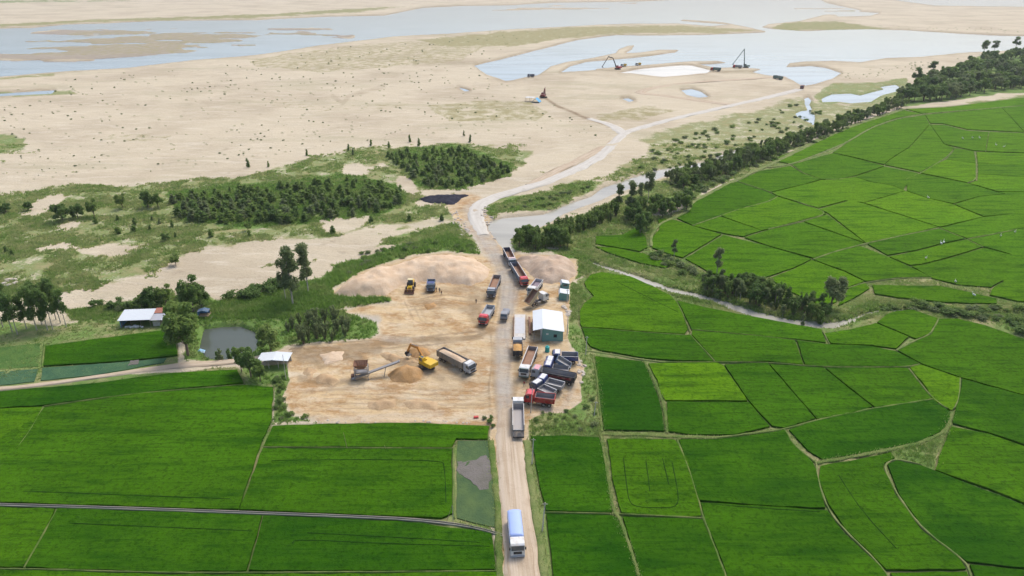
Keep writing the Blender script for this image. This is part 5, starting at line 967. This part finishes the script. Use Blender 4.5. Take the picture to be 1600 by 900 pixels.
# ------------------------------------------------------------------ machines
def excavator(label, px, rz, swing, pts, bodyc, armc, scale=1., name='excavator'):
    """pts: boom foot, boom knee, stick joint, bucket pivot in the house plane (x forward, z up)"""
    p = GZ(*px); o = empty(name, p, rz, label, 'excavator'); o.scale = (scale,)*3
    for s in (-1, 1):
        tk = MB().prism([(-2.0, .35), (-1.75, .08), (1.75, .08), (2.0, .35), (1.8, .82), (-1.8, .82)], s*1.25-.3, s*1.25+.3, .05).build('track', M_black_, o)
        for k in range(15): 
            sh = MB().box(-1.7+k*.24-.05, -1.7+k*.24+.05, s*1.25-.33, s*1.25+.33, .81, .87)
            sh.build('track_shoe', M_tyre, tk)
    MB().box(-1.2, 1.2, -.95, .95, .35, .85, .05).cyl((0, 0, .8), (0, 0, 1.1), .7).build('undercarriage', M_black_, o)
    cs, sn = math.cos(swing), math.sin(swing); Rz = Matrix.Rotation(swing, 4, 'Z')
    def part(nm, m, mat, par=o):
        me = m.mesh(nm); me.transform(Rz); return link(nm, me, mat, par)
    hs = part('house', MB().box(-2.3, 1.3, -1.35, 1.35, 1.1, 1.5, .05).box(-2.5, -.3, -1.3, 1.3, 1.5, 2.15, .12).box(-.3, 1.2, -1.3, -.25, 1.5, 1.95, .08), bodyc)
    part('counterweight', MB().box(-2.85, -2.2, -1.33, 1.33, 1.15, 2.2, .15), bodyc, hs)
    cb = part('cab', MB().prism([(-.2, 1.5), (1.35, 1.5), (1.45, 2.2), (1.15, 3.0), (-.2, 3.0)], .35, 1.3, .06), bodyc)
    part('windscreen', MB().prism([(1.46, 2.2), (1.48, 2.2), (1.2, 2.9), (1.18, 2.9)], .45, 1.2).box(.1, 1.1, 1.29, 1.32, 2.0, 2.85).box(0, 1.0, .5, 1.15, 3.0, 3.03), M_glass, cb)
    a, b, c, d = [Vector((x, 0, z)) for x, z in pts]
    part('boom', MB().beam(a, b, .42, .62).beam(b, c, .4, .5), armc)
    part('stick', MB().beam(c+(c-d).normalized()*.6, d, .34, .42), armc)
    cy = MB().cyl(a+Vector((.5, .32, -.3)), (a+b)/2+Vector((0, .32, .2)), .09).cyl(a+Vector((.5, -.32, -.3)), (a+b)/2+Vector((0, -.32, .2)), .09).cyl(b+Vector((0, 0, .4)), c+(c-d).normalized()*.5, .09)
    part('hydraulic_ram', cy, M_steel)
    bk = MB().prism([(d.x-.15, d.z), (d.x+.35, d.z-.1), (d.x+.5, d.z-.8), (d.x-.1, d.z-1.15), (d.x-.75, d.z-.95), (d.x-.4, d.z-.8), (d.x+.1, d.z-.7)], -.6, .6)
    for k in range(5): bk.box(d.x-.95, d.x-.7, -.55+k*.25, -.45+k*.25, d.z-1.0, d.z-.92)
    part('bucket', bk, M_black_)
    return o
excavator('yellow tracked excavator with orange boom reaching to the sand heap', (667, 576), .12, 2.28, [(1.1, 2.0), (2.9, 4.2), (5.7, 3.9), (7.0, 1.7)], YELLOW, ORANGE, 1.05)
excavator('dark red excavator with arched boom at the milky pool edge', (965, 109), .2, PI-.1, [(1.2, 2), (4, 8.0), (7.5, 9.0), (11.5, 2.5)], RED, M_black_, 1.35)
excavator('green long-reach excavator loading a red truck on the river bar', (1165, 105.5), 0, PI-.1, [(1.2, 2), (1.9, 8), (2.8, 13.5), (9.5, 3.2)], GREEN, GREEN, 1.35)
excavator('dark maroon excavator parked beside the blue tarpaulin shelter', (849, 153), .4, .9, [(1.1, 2), (2.4, 4.8), (4.0, 5.0), (4.6, 1.6)], DKRED, DKRED, 1.3)
# wheel loader
c, rz, L = place((643, 464), (643, 437), 0)
o = empty('wheel_loader', Vector((G(642, 452).x, G(642, 452).y, zg(*G(642, 452).xy))), -PI/2, 'yellow wheel loader with dark cab and muddy bucket on the sand stockpile', 'wheel loader')
MB().box(-3.0, -.6, -.85, .85, .9, 2.1, .15).build('engine_hood', YELLOW, o); MB().box(-.4, 2.0, -.5, .5, .8, 1.5, .1).build('front_frame', YELLOW, o)
MB().box(-3.15, -2.9, -.9, .9, .8, 1.6, .05).build('counterweight', M_black_, o)
cb = MB().prism([(-.9, 1.5), (.5, 1.5), (.6, 2.2), (.4, 3.2), (-.9, 3.2)], -.75, .75, .06).build('cab', M_black_, o); MB().box(-.95, .5, -.85, .85, 3.2, 3.32, .03).build('cab_roof', col('cream', (.6, .52, .3)), cb); MB().prism([(.61, 2.2), (.63, 2.2), (.43, 3.1), (.41, 3.1)], -.65, .65).build('windscreen', M_glass, cb)
for s in (-1, 1): MB().beam((1.0, s*.55, 1.5), (2.6, s*.6, 1.3), .18, .3).beam((2.6, s*.6, 1.3), (3.3, s*.6, .6), .18, .25).build('lift_arm', YELLOW, o)
MB().prism([(3.1, .2), (4.2, .12), (4.2, .17), (3.3, .4), (3.2, 1.0), (3.6, 1.35), (3.5, 1.4), (3.05, 1.1)], -1.45, 1.45).box(3.1, 4.2, -1.48, -1.42, .12, .9).box(3.1, 4.2, 1.42, 1.48, .12, .9).build('bucket', M_rust, o)
for x in (-1.7, 1.5):
    for s in (-1, 1): wheel(o, x, s*1.1, .75, .55)
# sand screening plant with conveyor
p = GZ(566, 592); o = empty('screening_plant', p, .12, 'rusty grey sand screening plant with hopper and long inclined conveyor', 'screening plant')
fr = MB()
for x in (-1.6, 1.6):
    for y in (-1.2, 1.2): fr.beam((x, y, -.2), (x, y, 3.2), .16)
for z in (1.2, 2.2, 3.2):
    for y in (-1.2, 1.2): fr.beam((-1.7, y, z), (1.7, y, z), .14)
    for x in (-1.6, 1.6): fr.beam((x, -1.3, z), (x, 1.3, z), .14)
fr.beam((-1.6, -1.2, 0), (1.6, -1.2, 2.2), .1).beam((-1.6, 1.2, 0), (1.6, 1.2, 2.2), .1)
fr.build('frame', M_steel, o)
hp = MB()
for a, b in (((-1.5, -1.1), (1.5, -1.1)), ((1.5, -1.1), (1.5, 1.1)), ((1.5, 1.1), (-1.5, 1.1)), ((-1.5, 1.1), (-1.5, -1.1))):
    hp.quad((a[0]*1.15, a[1]*1.25, 4.3), (b[0]*1.15, b[1]*1.25, 4.3), (b[0]*.5, b[1]*.5, 2.9), (a[0]*.5, a[1]*.5, 2.9))
hb = hp.build('hopper', M_rust, o)
gr = MB()
for k in range(9): gr.beam((-1.6+k*.4, -1.3, 4.32), (-1.6+k*.4, 1.3, 4.5), .07)
gr.build('grizzly_bars', M_rust, hb)
MB().box(-1.5, 1.5, -.9, .9, 1.7, 2.1).build('screen_deck', BEDGREY, o); MB().box(-2.6, -1.5, -.5, .5, .2, 1.1, .05).cyl((-2.2, -.7, .7), (-2.2, .7, .7), .35).build('engine', M_rust, o)
A_, B_ = Vector((-2.4, -1.0, .5)), Vector((9.2, 1.3, 3.3))
cv = MB().beam(A_+Vector((0, -.42, 0)), B_+Vector((0, -.42, 0)), .1, .3).beam(A_+Vector((0, .42, 0)), B_+Vector((0, .42, 0)), .1, .3).build('conveyor', M_steel, o)
MB().beam(A_+Vector((0, 0, .12)), B_+Vector((0, 0, .12)), .72, .06).build('belt', BEDGREY, cv); MB().cyl(B_+Vector((0, -.45, .05)), B_+Vector((0, .45, .05)), .2).build('roller', M_steel, cv)
for s in (-.4, .4): MB().beam(A_.lerp(B_, .72)+Vector((0, s, 0)), A_.lerp(B_, .72)+Vector((-.6, s*1.6, -2.7)), .1).build('conveyor_leg', M_steel, cv)

# ------------------------------------------------------------------ buildings
def shed(name, label, px, rz, w_, d_, h0, h1, wall, roofm, over=.4, ridge=.5, slope='gable', openfront=False, z=None, door=True):
    """px = ground pixel under the middle of the front wall; gable ends face front and back"""
    p = GZ(*px); p.z = max(p.z, .1); o = empty(name, p, rz, label, 'building')
    xr = -w_/2+w_*ridge
    if openfront:
        for x in (-w_/2+.1, -w_/6, w_/6, w_/2-.1):
            for y in (.1, d_-.1): MB().cyl((x, y, -.3), (x, y, h0+.1), .07, seg=8).build('post', M_conc, o)
        MB().box(-w_/2, w_/2, d_-.12, d_, -.2, h0*.8).build('wall', wall, o)
    else:
        MB().prism([(-w_/2, -.3), (w_/2, -.3), (w_/2, h0), (xr, h1), (-w_/2, h0)], 0, .12).build('wall', wall, o)
        MB().prism([(-w_/2, -.3), (w_/2, -.3), (w_/2, h0), (xr, h1), (-w_/2, h0)], d_-.12, d_).build('wall', wall, o)
        for s in (-1, 1): MB().box(s*w_/2-.06, s*w_/2+.06, .12, d_-.12, -.3, h0-.02).build('wall', wall, o)
    k = (h1-h0)/max(w_*ridge, .1); k2 = (h1-h0)/max(w_*(1-ridge), .1)
    rf = MB().prism([(-w_/2-over, h0-over*k+.03), (xr, h1+.03), (xr, h1+.10), (-w_/2-over, h0-over*k+.10)], -over, d_+over).build('roof', roofm, o)
    MB().prism([(xr, h1+.032), (w_/2+over, h0-over*k2+.03), (w_/2+over, h0-over*k2+.1), (xr, h1+.1)], -over, d_+over).build('roof', roofm, o)
    if ridge > .1: MB().beam((xr, -over-.02, h1+.13), (xr, d_+over+.02, h1+.13), .3, .06).build('ridge_cap', roofm, o)
    return o
# office by the weighbridge: gable roof whose left slope is an open canopy
OF = shed('weighbridge_office', 'teal walled office with big white sheet roof beside the weighbridge', (863, 534), -.02, 5.6, 11.2, 3.0, 3.9, M_teal, M_whiteroof, .35, .02)
MB().prism([(-2.65, 3.88), (-5.3, 3.25), (-5.3, 3.32), (-2.65, 3.96)], -.35, 11.55).build('canopy', M_whiteroof, OF)
for y in (.2, 5.5, 11): MB().cyl((-5.0, y, -.3), (-5.0, y, 3.3), .07, seg=8).build('post', M_steel, OF)
wd = MB().box(.3, 1.2, -.05, .02, 1.1, 2.0).build('window', M_dark, OF); MB().box(.22, 1.28, -.08, -.05, 1.02, 1.1).build('sill', M_teal, wd)
MB().box(-1.7, -1.1, -.05, .02, 1.9, 2.3).build('sign', WHITE, OF); MB().box(-2.86, -2.78, 2.2, 3.1, 0, 2.0).build('door', M_dark, OF)
H2 = shed('teal_hut', 'small teal hut with white lean-to roof by the gravel heap', (881, 470), -.05, 2.9, 2.9, 2.2, 2.6, M_teal, M_whiteroof, .2, .08); MB().box(-.4, .4, -.05, .02, 0, 1.8).build('door', M_teal, H2)
H3 = shed('teal_hut', 'second teal hut with tilted white roof behind the first', (883, 453), .1, 2.4, 2.2, 1.7, 2.2, M_teal, M_whiteroof, .2, .1); MB().box(-.7, .7, -.05, .02, .9, 1.5).build('window', M_glass, H3)
# farm shed: long white lean-to, lower grey part, rusty strip behind
p = GZ(230, 511); FS = empty('farm_shed', (p.x, p.y, .2), .085, 'long farm shed with white sheet roof, rusty red strip and dark open front', 'building')
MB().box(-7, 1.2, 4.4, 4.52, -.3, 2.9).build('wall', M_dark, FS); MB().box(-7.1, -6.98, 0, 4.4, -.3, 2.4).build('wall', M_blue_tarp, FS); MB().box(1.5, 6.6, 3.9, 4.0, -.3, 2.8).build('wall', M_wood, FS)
MB().box(3.6, 6.4, .3, .4, -.3, 1.9).build('wall', M_wood, FS); MB().box(1.6, 3.5, .35, .45, -.3, 1.3).build('wall', M_conc, FS); MB().box(6.6, 7.4, .2, .3, .2, 1.9).build('panel', WHITE, FS)
for x in (-6.8, -4.2, -1.6, 1.0): MB().cyl((x, .2, -.3), (x, .2, 2.35), .06, seg=8).build('post', M_wood, FS)
def lean(nm, x0, x1, y0, z0, y1, z1, mat): MB().quad((x0, y0, z0), (x1, y0, z0), (x1, y1, z1), (x0, y1, z1)).quad((x0, y0, z0-.06), (x0, y1, z1-.06), (x1, y1, z1-.06), (x1, y0, z0-.06)).quad((x0, y0, z0-.06), (x1, y0, z0-.06), (x1, y0, z0), (x0, y0, z0)).build(nm, mat, FS)
lean('roof', -7.4, 1.5, -.5, 2.35, 4.9, 3.2, M_whiteroof); lean('roof', 1.2, 4.3, -.4, 2.05, 2.6, 2.7, corr_mat('grey_sheet', (.42, .43, .46))); lean('roof', 4.3, 7.6, -.4, 2.05, 2.6, 2.72, M_whiteroof); lean('roof', 1.5, 7.8, 2.6, 2.85, 4.9, 3.4, M_redroof)
for k in range(7):
    g_p = FS.matrix_basis @ Vector((-5.5+k*.75, -.3+U(-.4, .3), 0)); s_ = U(.25, .5)
    me = MB().box(-s_, s_, -s_*.7, s_*.7, 0, s_*1.1, .06).mesh('feed_sack'); tag(link('feed_sack', me, WHITE, None, (g_p.x, g_p.y, .25), U(0, 3)), 'pale sack lying in front of the open farm shed', 'sack', 'sacks in front of the farm shed')
SHL = shed('track_shelter', 'small open shelter with white sheet roof at the yard corner', (428, 577), .02, 7.2, 3.6, 2.3, 2.6, M_conc, M_whiteroof, .35, .5, openfront=True)
PH = empty('pond_hut', GZ(320, 496), .1, 'blue tarpaulin hut on stilts with a plank landing at the pond', 'hut')
for x in (-1.4, 1.4):
    for y in (-1, 1): MB().cyl((x, y, -1.2), (x, y, 2.0), .06, seg=6).build('post', M_wood, PH)
MB().box(-1.6, 1.6, -1.2, 1.2, .5, .6).build('floor', M_wood, PH); MB().box(-1.5, -1.42, -1.1, 1.1, .6, 1.9).box(-1.5, 1.4, 1.0, 1.08, .6, 1.9).build('wall', M_blue_tarp, PH)
MB().prism([(-1.6, 1.85), (0, 2.3), (1.6, 1.85), (1.6, 1.9), (0, 2.36), (-1.6, 1.9)], -1.1, 1.1).build('roof', col('dull_tarp', (.05, .11, .19), .7, .4), PH); MB().box(-.2, 3.0, -3.6, -2.8, -.2, -.1).beam((2.6, -1, .5), (2.2, -3.4, -.3), .15).build('landing', M_conc, PH)
def tarp(name, label, px, s, mat, cat='tarpaulin'):
    p = GZ(*px); V = []; n = 7
    for i in range(n):
        for j in range(n):
            a, b = i/(n-1)*2-1, j/(n-1)*2-1; V.append((a*s, b*s*.7, max(0, (1-abs(a))*(1-b*b*.6))*s*.9+U(-.05, .05)))
    Fc = [(i*n+j, (i+1)*n+j, (i+1)*n+j+1, i*n+j+1) for i in range(n-1) for j in range(n-1)]
    return tag(link(name, mesh_np(name, V, Fc, True), mat, None, p, U(-.4, .4)), label, cat)
tarp('tarpaulin', 'crumpled light blue tarpaulin at the pond corner under the tall tree', (313, 548), 1.1, col('light_tarp', (.20, .42, .62)))
# riverside tarp shelter
RS = empty('tarp_shelter', GZ(838, 160), -.3, 'bright blue tarpaulin shelter with pale lean-to by the maroon excavator', 'shelter')
MB().prism([(-3.2, .3), (0, 3.0), (3.2, .3), (3.2, .4), (0, 3.12), (-3.2, .4)], -3, 3).build('tarpaulin', col('bright_tarp', (.08, .36, .62), .6, .05), RS)
MB().prism([(-9, 2.8), (-2, 3.0), (-2, 3.1), (-9, 2.9)], 0, 5).build('lean_to_roof', WHITE, RS)
for x in (-8.8, -5.5): 
    for y in (.3, 4.7): MB().cyl((x, y, -.2), (x, y, 2.85), .1, seg=6).build('post', M_rust, RS)
# weighbridge
WB = empty('weighbridge', GZ(812, 532), -.015, 'pale concrete weighbridge slab with steel deck beside the office', 'weighbridge')
WB.location.z = .36
MB().box(-1.55, 1.55, 0, 14.5, -.4, .24, .03).build('concrete_slab', col('pale_concrete', (.55, .53, .49), .8), WB); MB().box(-1.3, 1.3, 3, 12.5, .243, .27).build('steel_deck', col('deck', (.47, .48, .50), .55, .2), WB)
for s in (-1, 1): MB().box(s*1.75-.06, s*1.75+.06, 1, 13.5, .05, .5).build('guide_rail', M_rust, WB)
for k, x in enumerate((2.9, 3.9)): tag(MB().box(-.3, .3, 0, 10-3*k, 0, .45).build('steel_beam', M_rust, None), ('long' if not k else 'short')+' rusty steel beam lying between weighbridge and office', 'beam'); bpy.data.objects[f'steel_beam'+('' if not k else '.001')].location = (G(812, 530).x+x, G(812, 530).y+2+k*1.5, .3)
# teal water barrel, stones, red crate
p = GZ(855, 551); tb = empty('water_tank', p, 0, 'bright teal plastic water tank below the office', 'tank'); MB().cyl((0, 0, 0), (0, 0, 1.5), .62, .6, 16).cyl((0, 0, 1.5), (0, 0, 1.75), .6, .25, 16).build('tank', TEALP, tb); MB().cyl((0, 0, 1.75), (0, 0, 1.88), .22, seg=12).build('lid', TEALP, tb)
def stone_mesh(s):
    bm = bmesh.new(); bmesh.ops.create_icosphere(bm, subdivisions=2, radius=1)
    r = random.Random(s)
    for v in bm.verts: v.co *= r.uniform(.75, 1.15); v.co.z *= .6
    me = bpy.data.meshes.new('boulder'); bm.to_mesh(me); bm.free(); return me
SM = [stone_mesh(k) for k in range(4)]; M_stone = pile_mat('stone', (.46, .40, .33), (.55, .5, .43))
def stones(P, n, a, b, seed, label, group):
    for q in scatter(P, n, .5, seed): s_ = U(a, b); o = link('boulder', random.choice(SM), M_stone, None, GZ(*q), U(0, 6)); o.scale = (s_, s_*U(.7, 1.2), s_); tag(o, label, 'boulder', group)
stones([(878, 478), (890, 484), (892, 500), (884, 500)], 7, .35, .9, 41, 'pale boulder in the weeds behind the office roof', 'boulders behind the office')
stones([(905, 560), (914, 572), (910, 600), (902, 596)], 12, .25, .7, 42, 'pale rubble block at the yard edge behind the blue trucks', 'rubble behind the blue trucks')
stones([(700, 335), (712, 328), (735, 365), (722, 372), (706, 350)], 34, .3, .9, 43, 'pale rubble block on the road embankment facing the scrub', 'rubble on the scrub side of the road bend')
stones([(746, 330), (762, 322), (772, 345), (765, 365), (785, 385), (772, 380), (755, 350)], 30, .3, .9, 44, 'pale rubble block on the road embankment facing the canal', 'rubble on the canal side of the road bend')
stones([(490, 658), (760, 656), (766, 661), (640, 662), (500, 663)], 26, .12, .35, 45, 'small stone along the front edge of the sand yard', 'stones along the yard front')
stones([(0, 440), (25, 436), (28, 444), (5, 450)], 8, .6, 1.5, 46, 'grey boulder on the overgrown bank by the sand wash', 'boulders by the sand wash')
tag(link('red_crate', MB().box(-.55, .55, -.3, .3, 0, .35, .03).mesh('red_crate'), RED, None, GZ(744, 653), .1), 'small red crate lying at the front of the sand yard', 'crate')
# utility poles
def pole(px, h, label, lean_=(0, 0), r=.13, mat=M_conc, arm=True, name='utility_pole'):
    p = GZ(*px); o = empty(name, p, 0, label, 'pole')
    MB().cyl((0, 0, -.4), (lean_[0], lean_[1], h), r, r*.65, 8).build('shaft', mat, o)
    if arm: MB().beam((lean_[0]-.45, lean_[1], h-.35), (lean_[0]+.45, lean_[1], h-.35), .09).build('crossarm', M_steel, o)
pole((831, 727), 6.6, 'concrete pole standing at the rice edge below the grass corner', (.25, 0))
pole((847, 832), 6.8, 'concrete pole at the road shoulder past the tarpaulin truck', (.4, 0))
pole((829, 646), 6.6, 'concrete pole with pale box in front of the red dump truck', (.35, 0)); pole((915, 556), 5.6, 'concrete pole on the bund behind the blue trucks', (.1, 0)); pole((886, 523), 6, 'concrete pole behind the office roof', (.1, 0)); pole((886, 474), 4.5, 'concrete pole beside the teal huts'); pole((928, 650), 3.8, 'short concrete pole on the grass bank by the paddy', (.3, 0), .12)
pole((447, 594), 7.2, 'slim pale pole at the yard corner shelter', (.15, 0), .08, M_conc, False); pole((543, 702), 4.2, 'leaning pale bamboo stake in the paddy edge', (-.5, .3), .05, M_wood, False, 'bamboo_stake'); pole((603, 702), 1.1, 'short pale bamboo stake in the paddy edge', (-.2, 0), .05, M_wood, False, 'bamboo_stake'); pole((708, 815), 3.6, 'upright pale stake where channel meets fallow paddy', (0, 0), .06, M_conc, False, 'bamboo_stake'); pole((697, 816), 4.2, 'slanting pale stake where channel meets fallow paddy', (1.3, 0), .05, M_wood, False, 'bamboo_stake')
# cattle egrets on the far paddies
EG = []
for k, q in enumerate([(1556, 228), (1568, 231), (1470, 383), (1474, 381), (1563, 371), (1585, 365), (1446, 406), (1521, 464), (1504, 218), (1519, 217), (1530, 217), (1492, 443), (1450, 311)]):
    p = G(*q, .4); o = empty('egret', p, U(0, 6), 'white egret standing in the far rice paddies', 'bird', 'egrets in the far paddies'); o.scale = (1.6,)*3
    if not EG:
        bm = bmesh.new(); bmesh.ops.create_uvsphere(bm, u_segments=10, v_segments=7, radius=.2)
        for v in bm.verts: v.co.x *= 1.7; v.co.z = v.co.z*.9+.5+v.co.x*.25
        me = bpy.data.meshes.new('body'); bm.to_mesh(me); bm.free()
        EG += [me, limb_mesh('neck', [[(.26, 0, .6, .07), (.36, 0, .8, .04), (.3, 0, .95, .035), (.36, 0, 1.08, .05), (.52, 0, 1.06, .01)]], 6), limb_mesh('leg', [[(0, .06, -.1, .015), (0, .06, .4, .02)]], 5), limb_mesh('leg', [[(0, -.06, -.1, .015), (0, -.06, .4, .02)]], 5)]
    for m, mat in zip(EG, (WHITE, WHITE, M_black_, M_black_)): link(m.name.split('.')[0], m, mat, o)

# ------------------------------------------------------------------ people
def person_mat(nm, trousers, shirt):
    m, N, L, B = newmat(nm); s = N.new('ShaderNodeSeparateXYZ'); L.new(N.new('ShaderNodeTexCoord').outputs['Object'], s.inputs[0])
    r = N.new('ShaderNodeValToRGB'); r.color_ramp.interpolation = 'CONSTANT'; e = r.color_ramp.elements
    e[0].position = 0; e[0].color = (.03, .025, .02, 1); e[1].position = .05; e[1].color = (*trousers, 1)
    for ps, c_ in ((.5, shirt), (.80, (.30, .17, .11)), (.91, (.015, .012, .01))): q = e.new(ps); q.color = (*c_, 1)
    L.new(math_(N, L, 'DIVIDE', s.outputs[2], 1.75), r.inputs[0]); L.new(r.outputs[0], B.inputs['Base Color']); B.inputs['Roughness'].default_value = .85; return m
def person(px, rz, label, trousers, shirt, arms=.1, stride=.12):
    V = [(0, 0, .95), (0, 0, 1.15), (0, 0, 1.38), (0, 0, 1.48), (0, .01, 1.58), (0, .02, 1.69)]; rad = [(.15, .11), (.15, .1), (.17, .1), (.055, .055), (.085, .095), (.07, .08)]; E = [(0, 1), (1, 2), (2, 3), (3, 4), (4, 5)]
    for s in (-1, 1):
        b = len(V); V += [(s*.1, 0, .88), (s*.11, s*stride*.5+.03, .48), (s*.12, s*stride, .08), (s*.13, s*stride+.15, .03)]; rad += [(.085, .085), (.06, .06), (.045, .045), (.04, .03)]; E += [(0, b), (b, b+1), (b+1, b+2), (b+2, b+3)]
        b = len(V); V += [(s*.21, 0, 1.36), (s*.26, -.02-s*arms*.3, 1.1), (s*.25, .08-s*arms, .86), (s*.25, .1-s*arms, .76)]; rad += [(.055, .055), (.045, .045), (.035, .035), (.03, .02)]; E += [(2, b), (b, b+1), (b+1, b+2), (b+2, b+3)]
        h = b+3
        for k in range(5):
            f = len(V); dx = (-.03+.015*k)*1.0; V += [(s*.25+dx, .11-s*arms, .72-.004*k), (s*.25+dx*1.3, .125-s*arms, .675+.008*abs(k-2))]; rad += [(.009, .009), (.007, .007)]; E += [(h, f), (f, f+1)]
    me = bpy.data.meshes.new('person'); me.from_pydata(V, E, []); 
    o = link('person', me, person_mat('clothes', trousers, shirt), None, GZ(*px), rz); o.location.z += .02
    o.modifiers.new('skin', 'SKIN'); sv = me.skin_vertices[0].data if me.skin_vertices else None
    if sv is None:
        bpy.context.view_layer.objects.active = o; sv = me.skin_vertices[0].data
    for i, q in enumerate(rad): sv[i].radius = q
    sv[0].use_root = True; o.modifiers.new('sub', 'SUBSURF').levels = 1; o.modifiers['sub'].render_levels = 2
    return tag(o, label, 'person')
person((744, 474), .4, 'person in dark clothes walking alone on the sand above the red truck', (.03, .03, .04), (.06, .05, .05), .2, .2)
person((819, 604), -.5, 'person in maroon shirt walking in front of the maroon-striped truck', (.05, .05, .07), (.22, .05, .05), .2, .2)
person((682, 456), 1.2, 'person in dark clothes standing beside the blue broken-down truck door', (.03, .03, .03), (.05, .06, .05))
person((687, 458), 3.5, 'person in grey shirt facing the blue broken-down truck', (.04, .04, .06), (.16, .16, .15)); person((690, 462), 2.6, 'person in brown shirt standing off the blue broken-down truck', (.03, .03, .03), (.13, .07, .04))

# ------------------------------------------------------------------ air
hz = MB().box(-60000, 60000, -2000, 60000, -4, 100).mesh('haze')
m = bpy.data.materials.new('haze'); m.use_nodes = True; N_ = m.node_tree.nodes; N_.clear()
pv = N_.new('ShaderNodeVolumePrincipled'); pv.inputs['Density'].default_value = .00008; pv.inputs['Color'].default_value = (.93, .96, 1, 1); pv.inputs['Anisotropy'].default_value = .2
mo = N_.new('ShaderNodeOutputMaterial'); m.node_tree.links.new(pv.outputs[0], mo.inputs['Volume'])
ho = link('haze', hz, m); ho['kind'] = 'stuff'; ho['label'] = 'thin pale daytime haze over the whole valley'; ho['category'] = 'haze'
